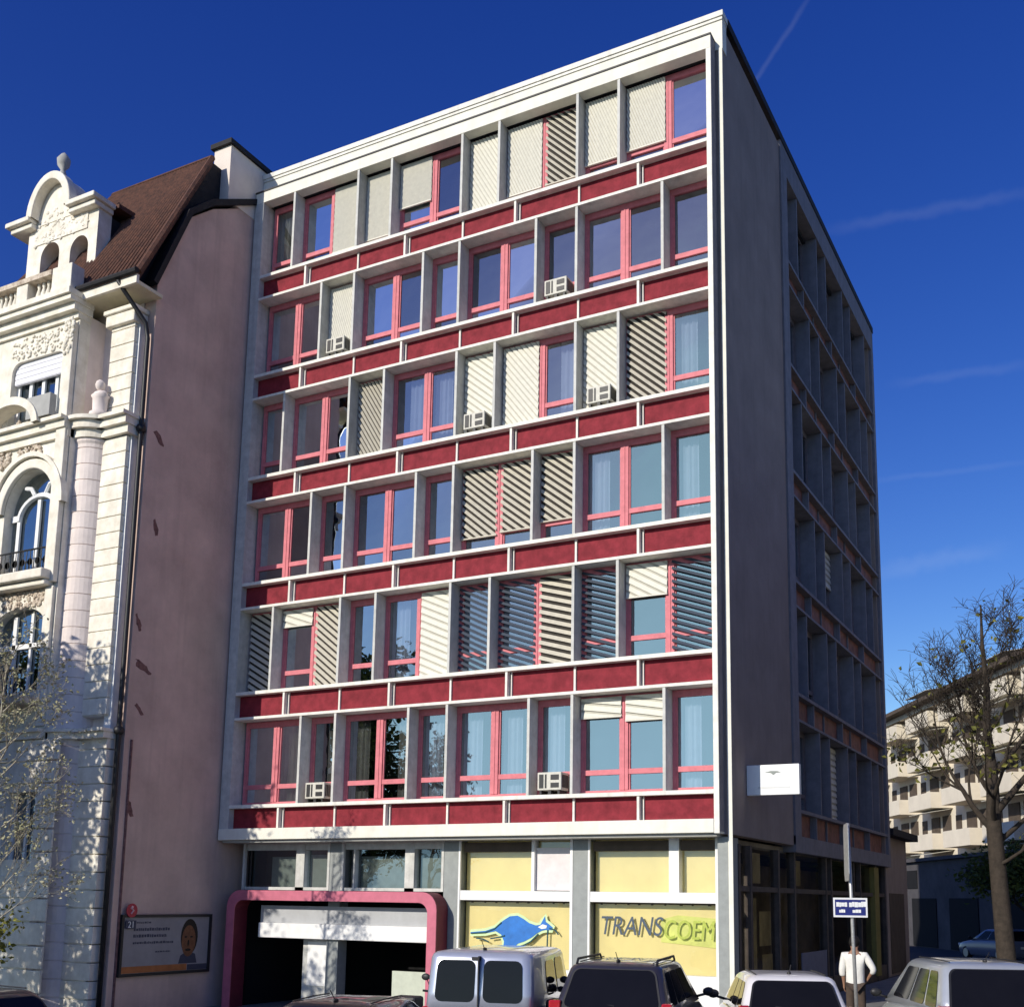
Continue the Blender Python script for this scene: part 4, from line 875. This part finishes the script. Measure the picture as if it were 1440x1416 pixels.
# ------------------------------------------------------------------ street sign on a pole
def streetsign():
    bx, by = 3.72, -3.86
    t = thing('street_sign', 'grey pole with a small blue white-bordered sign and an edge-on plate above', 'street sign', (bx, by, .12))
    bm = nb(); tube(bm, [(bx+.04, by, .12), (bx, by, 2.4), (bx-.03, by, 3.85)], .03, 10); obj('pole', bm, M['zinc'], t, smooth=True)
    ang = R(24); cx, cy = bx-.01, by-.05
    def mp(u, d, z): return (cx+u*math.cos(ang)-d*math.sin(ang), cy+u*math.sin(ang)+d*math.cos(ang), z)
    bm = nb(); box(bm, -.285, .275, -.012, .012, 2.285, 2.605, mp); sg = obj('blue_plate', bm, M['bluesign'], t)
    bm = nb()
    for q in ((-.285, .275, 2.575, 2.605), (-.285, .275, 2.285, 2.315), (-.285, -.258, 2.3155, 2.5745), (.248, .275, 2.3155, 2.5745)): box(bm, q[0], q[1], -.018, -.0125, q[2], q[3], mp)
    obj('white_border', bm, M['white'], sg)
    bm = nb(); u = -.235
    for w_ in (.05, .03, .06, .04, 0, .05, .04, .06, .05, .03, .05):
        if w_: box(bm, u, u+w_-.003, -.0165, -.0125, 2.45+RAND.uniform(0, .012), 2.545-RAND.uniform(0, .02), mp)
        u += w_ or .03
    obj('white_line', bm, M['white'], sg); bm = nb()
    u = -.19
    for w_ in (.03, .04, .03, 0, .05, .05, .04):
        if not w_: obj('white_line', bm, M['white'], sg); bm = nb()
        if w_: box(bm, u, u+w_-.003, -.0165, -.0125, 2.36, 2.415-RAND.uniform(0, .012), mp)
        u += w_ or .12
    obj('white_line', bm, M['white'], sg)
    d = Vector((bx, by, 0))-Vector((8.05, -23.39, 0)); a2 = math.atan2(d.y, d.x)+R(7)
    def m2(u, d_, z): return (bx-.02+u*math.cos(a2)-d_*math.sin(a2), by+u*math.sin(a2)+d_*math.cos(a2), z)
    bm = nb(); pts = [(-.3, 3.0), (-.22, 2.88), (.22, 2.88), (.3, 3.0), (.3, 3.75), (.22, 3.84), (-.22, 3.84), (-.3, 3.75)]
    prism(bm, pts, .035, .05, 'y', lambda u, d_, z: m2(u, d_, z)); obj('upper_plate', bm, M['zinc'], t)
streetsign()
# ------------------------------------------------------------------ person
def skinmesh(name, verts, edges, radii, m, parent, sub=2):
    me = bpy.data.meshes.new(name); me.from_pydata(verts, edges, []); o = bpy.data.objects.new(name, me); COL.objects.link(o)
    s = o.modifiers.new('skin', 'SKIN'); s.use_smooth_shade = True
    for i, r in enumerate(radii):
        v = me.skin_vertices[0].data[i]; v.radius = r if hasattr(r, '__len__') else (r, r); v.use_root = (i == 0)
    sb = o.modifiers.new('sub', 'SUBSURF'); sb.levels = sb.render_levels = sub
    dg = bpy.context.evaluated_depsgraph_get(); dg.update(); me2 = bpy.data.meshes.new_from_object(o.evaluated_get(dg))
    o.modifiers.clear(); o.data = me2; bpy.data.meshes.remove(me); me2.materials.clear(); me2.materials.append(m)
    for p in me2.polygons: p.use_smooth = True
    o.parent = parent; me2.name = name; return o
def person():
    t = thing('person', 'person in a white shirt and brown trousers seen from behind by the street sign', 'person', (3.03, -.62, .12), R(8))
    V = []; E = []; Rr = []
    def add(p, r, a=None):
        V.append(p); Rr.append(r); i = len(V)-1
        if a is not None: E.append((a, i))
        return i
    pel = add((0, 0, .95), (.15, .11)); ch = add((0, .0, 1.20), (.15, .11), pel); up = add((0, -.01, 1.38), (.15, .10), ch); nk = add((0, .0, 1.50), .055, up)
    hd = add((0, .03, 1.60), .085, nk); ht = add((0, .02, 1.70), .085, hd); add((0, .14, 1.60), .02, hd); add((.085, .02, 1.62), .015, hd); add((-.085, .02, 1.62), .015, hd)
    def hand(w, d, a, s):
        d = Vector(d).normalized(); side = Vector((0, 1, 0)); side = (side-d*side.dot(d)).normalized(); w = Vector(w)
        pm = add(tuple(w+d*.06), (.036, .02), a)
        for k, (o, ln) in enumerate(((-.03, .065), (-.01, .078), (.01, .082), (.03, .072))):
            b = w+d*.10+side*o; i1 = add(tuple(b), .010, pm); i2 = add(tuple(b+d*ln*.55+Vector((-s*.008, 0, 0))), .009, i1); add(tuple(b+d*ln+Vector((-s*.028, 0, 0))), .008, i2)
        i1 = add(tuple(w+d*.04+side*.045), .011, pm); add(tuple(w+d*.09+side*.062), .009, i1)
    sl = add((-.19, -.01, 1.40), .06, up); el = add((-.235, -.03, 1.12), .045, sl); wl = add((-.22, .05, .88), .03, el); hand((-.22, .05, .88), (0, .12, -1), wl, -1)
    sr = add((.19, -.01, 1.40), .06, up); er = add((.35, -.06, 1.14), .045, sr); wr_ = add((.24, .06, .98), .03, er); hand((.24, .06, .98), (-.45, .35, -.8), wr_, 1)
    for s in (-1, 1):
        h = add((s*.09, 0, .86), .085, pel); k = add((s*.10, .02, .48), .055, h); an = add((s*.10, -.02, .08), .038, k); add((s*.11, .14, .03), .035, an)
    skinmesh('body', V, E, Rr, M['skin'], t)
    skinmesh('shirt', [(0, 0, .70), (0, 0, .95), (0, 0, 1.2), (0, -.01, 1.37), (0, 0, 1.455), (-.20, -.01, 1.40), (-.245, -.03, 1.12), (.20, -.01, 1.40), (.36, -.06, 1.13), (-.24, .0, 1.0), (.30, .0, 1.05)], [(0, 1), (1, 2), (2, 3), (3, 4), (3, 5), (5, 6), (3, 7), (7, 8), (6, 9), (8, 10)], [(.205, .15), (.19, .14), (.19, .14), (.185, .13), (.08, .07), .085, .066, .085, .066, .055, .055], M['shirt'], t)
    skinmesh('trousers', [(0, 0, .90), (.095, 0, .82), (.105, .02, .48), (.105, -.02, .10), (-.095, 0, .82), (-.105, .02, .48), (-.105, -.02, .10)], [(0, 1), (1, 2), (2, 3), (0, 4), (4, 5), (5, 6)], [(.175, .125), .105, .085, .075, .105, .085, .075], M['trouser'], t)
    bm = nb(); ball(bm, (0, .0, 1.665), .115, 3, (.9, 1.02, 1.05), .03); obj('hair', bm, M['hair'], t, smooth=True, world=False)
    for s in (-1, 1):
        bm = nb(); ball(bm, (s*.035, .125, 1.635), .014, 1); obj('eye', bm, M['white'], t, world=False)
        bm = nb(); loft(bm, [[(s*.11+x*k, y, z) for x, y in ((.045, -.08), (.05, .08), (.035, .2), (-.035, .2), (-.05, .08), (-.045, -.08))] for z, k in ((0.0, 1), (.05, .95), (.085, .7))]); obj('shoe', bm, M['shoe'], t, world=False, bevel=.015)
    bm = nb(); ball(bm, (0, .128, 1.555), .025, 1, (1.2, .3, .35)); obj('mouth', bm, M['brownprint'], t, world=False)
person()
# ------------------------------------------------------------------ trees
def grow(bm, tips, p, d, ln, r, depth, rn, up=.15, spread=.6, minr=.006, kids=(2, 3), seg=4):
    pts = [p]; rad = [r]; q = Vector(p); dd = Vector(d).normalized()
    for i in range(seg):
        dd = (dd+Vector((rn.uniform(-1, 1), rn.uniform(-1, 1), rn.uniform(-.6, 1)))*.16+Vector((0, 0, up*.25))).normalized()
        q = q+dd*ln/seg; pts.append(tuple(q)); rad.append(max(minr, r*(1-.5*(i+1)/seg)))
        if depth <= 1: tips.append((Vector(q), depth))
    tube(bm, pts, rad, 7 if r > .06 else 5 if r > .02 else 3, cap=False)
    if depth <= 0: tips.append((q, 0)); return
    for k in range(rn.randint(*kids)):
        ax = dd.orthogonal().normalized(); ax.rotate(Matrix.Rotation(rn.uniform(0, 6.28), 3, dd)); nd = (dd+ax*spread*rn.uniform(.7, 1.3)).normalized()
        j = rn.randint(2, seg); grow(bm, tips, pts[j], nd, ln*rn.uniform(.55, .8), rad[j]*.62, depth-1, rn, up, spread, minr, kids, seg)
    if r > .012: grow(bm, tips, pts[-1], dd, ln*.8, rad[-1], depth-1, rn, up, spread, minr, kids, seg)
def leaves(tips, per, size, jit, rn, keep=lambda v: True):
    bm = nb()
    for c, dp in tips:
        if not keep(c): continue
        for k in range(rn.randint(*per)):
            p = c+Vector((rn.gauss(0, jit), rn.gauss(0, jit), rn.gauss(0, jit*.8))); a = Vector((rn.uniform(-1, 1), rn.uniform(-1, 1), rn.uniform(-.7, .7))).normalized(); b = a.orthogonal().normalized(); b.rotate(Matrix.Rotation(rn.uniform(0, 6.28), 3, a)); s = size*rn.uniform(.6, 1.3)
            n = a.cross(b)*s*.18
            vs = [bm.verts.new(p), bm.verts.new(p+a*s*.5+b*s*.32+n), bm.verts.new(p+a*s), bm.verts.new(p+a*s*.5-b*s*.32+n)]
            bm.faces.new(vs)
    return bm
def streettree():
    rn = random.Random(21); t = thing('street_tree', 'half bare plane tree with sparse yellow green leaves at the side street corner', 'tree', (5.2, 5.0, 0))
    bm = nb(); tips = []
    tube(bm, [(5.24, 5.0, 0), (5.22, 5.0, .25), (5.2, 5.02, 1.4), (5.13, 5.03, 3.0), (5.08, 5.0, 4.3), (5.10, 4.98, 5.6), (5.03, 4.96, 6.6), (5.08, 4.95, 7.6), (5.03, 4.9, 8.6), (5.04, 4.9, 9.6)], [.30, .23, .21, .19, .175, .13, .10, .07, .045, .02], 12, cap=False)
    limbs = [((5.08, 5, 4.2), (-.75, -.2, 1.0), 1.55, .085, 3), ((5.1, 5, 5.0), (-.6, .35, 1.0), 1.35, .07, 3), ((5.1, 5, 4.6), (1, -.1, .9), 2.5, .09, 3), ((5.1, 5, 5.5), (.9, .4, 1.0), 2.2, .075, 3), ((5.08, 5, 3.9), (.7, .9, .6), 2.2, .07, 3), ((5.05, 4.97, 6.2), (-.6, -.3, 1), 1.05, .045, 3), ((5.05, 4.97, 6.5), (.8, -.2, .9), 1.4, .045, 3), ((5.06, 4.95, 7.3), (-.5, .2, 1), .75, .03, 2), ((5.06, 4.95, 7.6), (.6, .2, 1), .85, .03, 2), ((5.03, 4.9, 8.4), (-.4, 0, 1), .5, .018, 1), ((5.03, 4.9, 8.7), (.5, 0, 1), .5, .018, 1), ((5.1, 5, 4.4), (.2, -1, .7), 1.8, .07, 3), ((5.1, 5.0, 3.4), (.8, -.7, .35), 1.5, .05, 2), ((5.1, 5.0, 5.7), (.2, -.7, 1), 1.2, .04, 2)]
    for p, d, ln, r, dp in limbs: grow(bm, tips, p, d, ln, r, dp, rn, up=.16, spread=.62, minr=.007)
    for c, dp in tips:
        for k in range(2):
            v = Vector((rn.uniform(-1, 1), rn.uniform(-1, 1), rn.uniform(0, 1.4))).normalized()*rn.uniform(.18, .45); m_ = c+v*.5+Vector((rn.uniform(-.03, .03), 0, .03)); tube(bm, [c, m_, c+v], [.006, .005, .004], 3, cap=False)
    obj('trunk', bm, M['bark'], t, smooth=True)
    obj('crown', leaves(tips, (1, 4), .15, .20, rn, lambda c: rn.random() < max(.05, .8-max(0, c.z-4.3)/3.6)), M['leafo'], t)
    t = thing('street_tree', 'low green leafy tree in the side street by the grey garage wall', 'tree', (6.2, 30, 0))
    bm = nb(); tips = []; tube(bm, [(3.6, 30, 0), (3.6, 30, 1.2), (3.65, 30, 2.4)], [.15, .12, .1], 8, cap=False)
    for k in range(7): a = k*.9; grow(bm, tips, (3.63, 30, 1.9+.08*k), (math.cos(a), math.sin(a), .8), 1.3, .05, 2, rn, spread=.7)
    obj('trunk', bm, M['bark'], t, smooth=True); obj('crown', leaves(tips, (8, 14), .22, .35, rn), M['leafg'], t)
streettree()
def shadetree():
    rn = random.Random(4); t = thing('shade_tree', 'broad leafy street tree before the ornate townhouse casting dappled shade', 'tree', (-20.6, -11.2, 0))
    bm = nb(); tips = []; tube(bm, [(-20.2, -11.2, 0), (-20.2, -11.2, 2.0), (-20.1, -11.2, 4.2), (-20.0, -11.1, 7.0), (-20, -11.1, 9.5)], [.3, .24, .2, .14, .05], 12, cap=False)
    for k in range(21): a = k*2.4; z = 2.6+k*.36; grow(bm, tips, (-20.1, -11.15, z), (math.cos(a), math.sin(a), .45), 2.4-(.05*k), .09, 3, rn, up=.08, spread=.7)
    obj('trunk', bm, M['bark'], t, smooth=True); obj('crown', leaves(tips, (7, 12), .22, .28, rn), M['leafg'], t)
    t = thing('twiggy_tree', 'slender tree with pale sunlit twigs at the left edge before the townhouse', 'tree', (-13.35, -7.6, -.3))
    bm = nb(); tips = []; tube(bm, [(-13.35, -7.6, -.35), (-13.33, -7.6, 1.5), (-13.27, -7.6, 3.6), (-13.2, -7.6, 5.6), (-13.15, -7.6, 7.4)], [.09, .075, .06, .035, .012], 8, cap=False)
    for k in range(20): a = -.5+rn.uniform(-1.0, 1.5); z = 1.6+k*.29; grow(bm, tips, (-13.31+.008*k, -7.6, z), (math.cos(a), math.sin(a)*.6, .75), 1.05-.02*k, .022, 3, rn, up=.12, spread=.6, minr=.006, seg=3)
    obj('trunk', bm, M['twig'], t, smooth=True); obj('crown', leaves(tips, (0, 2), .085, .07, rn), M['leafp'], t)
    t = thing('street_shrub', 'yellow green leafy shrub at the left edge in front of the townhouse', 'shrub', (-14.6, -7.3, 0))
    bm = nb(); tips = []
    for k in range(8): a = k*.8; grow(bm, tips, (-14.9+.1*math.cos(a), -7.3+.1*math.sin(a), 0), (.4*math.cos(a), .4*math.sin(a), 1), 1.0, .025, 2, rn, spread=.6)
    obj('stem', bm, M['bark'], t); obj('crown', leaves(tips, (4, 8), .13, .16, rn), M['leafy'], t)
shadetree()
# ------------------------------------------------------------------ buildings down the side street
def annexe():
    t = thing('annexe', 'low dark annexe with a projecting eave behind the office block', 'building', (-6, 20, 0))
    bm = nb(); box(bm, -13.5, .05, 17.75, 22.3, 0, 4.9); obj('wall', bm, M['side'], t)
    bm = nb(); box(bm, -13.6, .45, 17.74, 22.7, 4.903, 5.15); obj('roof', bm, M['slate'], t)
    bm = nb(); box(bm, .053, .08, 18.6, 21.4, .1, 2.9); obj('door', bm, M['bgshade'], t)
annexe()
def bouncebuilding():  # added out of view to bounce warm light and reflect in the side glass
    t = thing('added_bounce_building', 'unseen cream building added across the side street for bounce light and shop glass reflections', 'building', (19, 12, 0))
    bm = nb(); box(bm, 17.5, 28, -2, 34, 0, 14.5); obj('wall', bm, M['bgwall'], t)
    bm = nb(); box(bm, 17.2, 28.3, -2.3, 34.3, 14.503, 14.8); obj('roof', bm, M['slate'], t)
    for f in range(4):
        for k in range(11):
            bm = nb(); y = -.6+k*3.1; box(bm, 17.44, 17.497, y, y+1.2, 1.2+f*3.3, 3.0+f*3.3); wn = obj('window', bm, M['bgshade'], t)
            bm = nb(); box(bm, 17.38, 17.497, y-.1, y+1.3, 1.08+f*3.3, 1.197+f*3.3); obj('sill', bm, M['bgwall'], wn)
bouncebuilding()
def background():
    A = Vector((2.65, 48.0, 0)); d = Vector((-.489, .872, 0)); n = Vector((-.872, -.489, 0)); FH = 2.95; H = 17.0
    def mp(u, dd, z): q = A+d*u-n*dd; return (q.x, q.y, z)
    t = thing('apartment_building', 'pale apartment building with sunlit balconies across the side street', 'building', tuple(A))
    bm = nb(); box(bm, -26, 60, 1.6, 13, 0, H, mp); obj('wall', bm, M['bgwall'], t)
    bm = nb(); box(bm, -26.5, 60.5, -.6, 13.6, H+.003, H+.28, mp); obj('roof', bm, M['bgshade'], t)
    bm = nb(); box(bm, -26, 60, .2, 1.598, H-.35, H, mp); obj('cornice', bm, M['bgwall'], t)
    for f in range(6):
        z = 1.6+f*FH-.9
        for k in range(12):
            u = -24+k*6.6
            bm = nb(); box(bm, u, u+4.6, 0, 1.597, z-.18, z, mp); box(bm, u, u+4.6, 0, .12, z+.001, z+.95, mp); box(bm, u, u+.1, .121, 1.597, z+.001, z+.95, mp); box(bm, u+4.5, u+4.6, .121, 1.597, z+.001, z+.95, mp)
            b = obj('balcony', bm, M['bgwall'], t)
            bm = nb(); box(bm, u+.4, u+1.9, 1.52, 1.597, z+.02, z+2.3, mp); obj('balcony_door', bm, M['bgshade'], b)
            bm = nb(); box(bm, u+2.5, u+4.1, 1.52, 1.597, z+.9, z+2.3, mp); obj('balcony_window', bm, M['bgshade'], b)
            if k % 2 == 0:
                bm = nb(); p = [mp(u+.1, -.02, z+2.45), mp(u+4.5, -.02, z+2.45), mp(u+4.5, 1.5, z+2.7), mp(u+.1, 1.5, z+2.7)]; q = [Vector(v)+Vector((0, 0, .04)) for v in p]; hexa(bm, p+[tuple(v) for v in q]); obj('awning', bm, M['blindback'], b)
            bm = nb(); box(bm, u+5.1, u+6.1, 1.55, 1.597, z+.9, z+2.2, mp); wn = obj('window', bm, M['bgshade'], t)
            bm = nb(); box(bm, u+5.0, u+6.2, 1.5, 1.597, z+.78, z+.89, mp); obj('sill', bm, M['bgwall'], wn)
    t = thing('garage_block', 'grey flat roofed garage block in shade with a dark opening', 'building', tuple(A+n*5))
    def m2(u, dd, z): q = A+n*5+d*u-n*dd; return (q.x, q.y, z)
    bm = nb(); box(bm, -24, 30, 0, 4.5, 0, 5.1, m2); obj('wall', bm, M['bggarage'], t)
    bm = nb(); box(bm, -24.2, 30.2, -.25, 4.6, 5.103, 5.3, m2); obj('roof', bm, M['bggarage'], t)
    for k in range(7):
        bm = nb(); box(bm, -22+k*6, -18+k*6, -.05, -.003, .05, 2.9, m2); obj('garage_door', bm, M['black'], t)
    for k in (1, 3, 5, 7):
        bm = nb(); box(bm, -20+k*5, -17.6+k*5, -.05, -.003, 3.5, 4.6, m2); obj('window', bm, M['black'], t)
background()
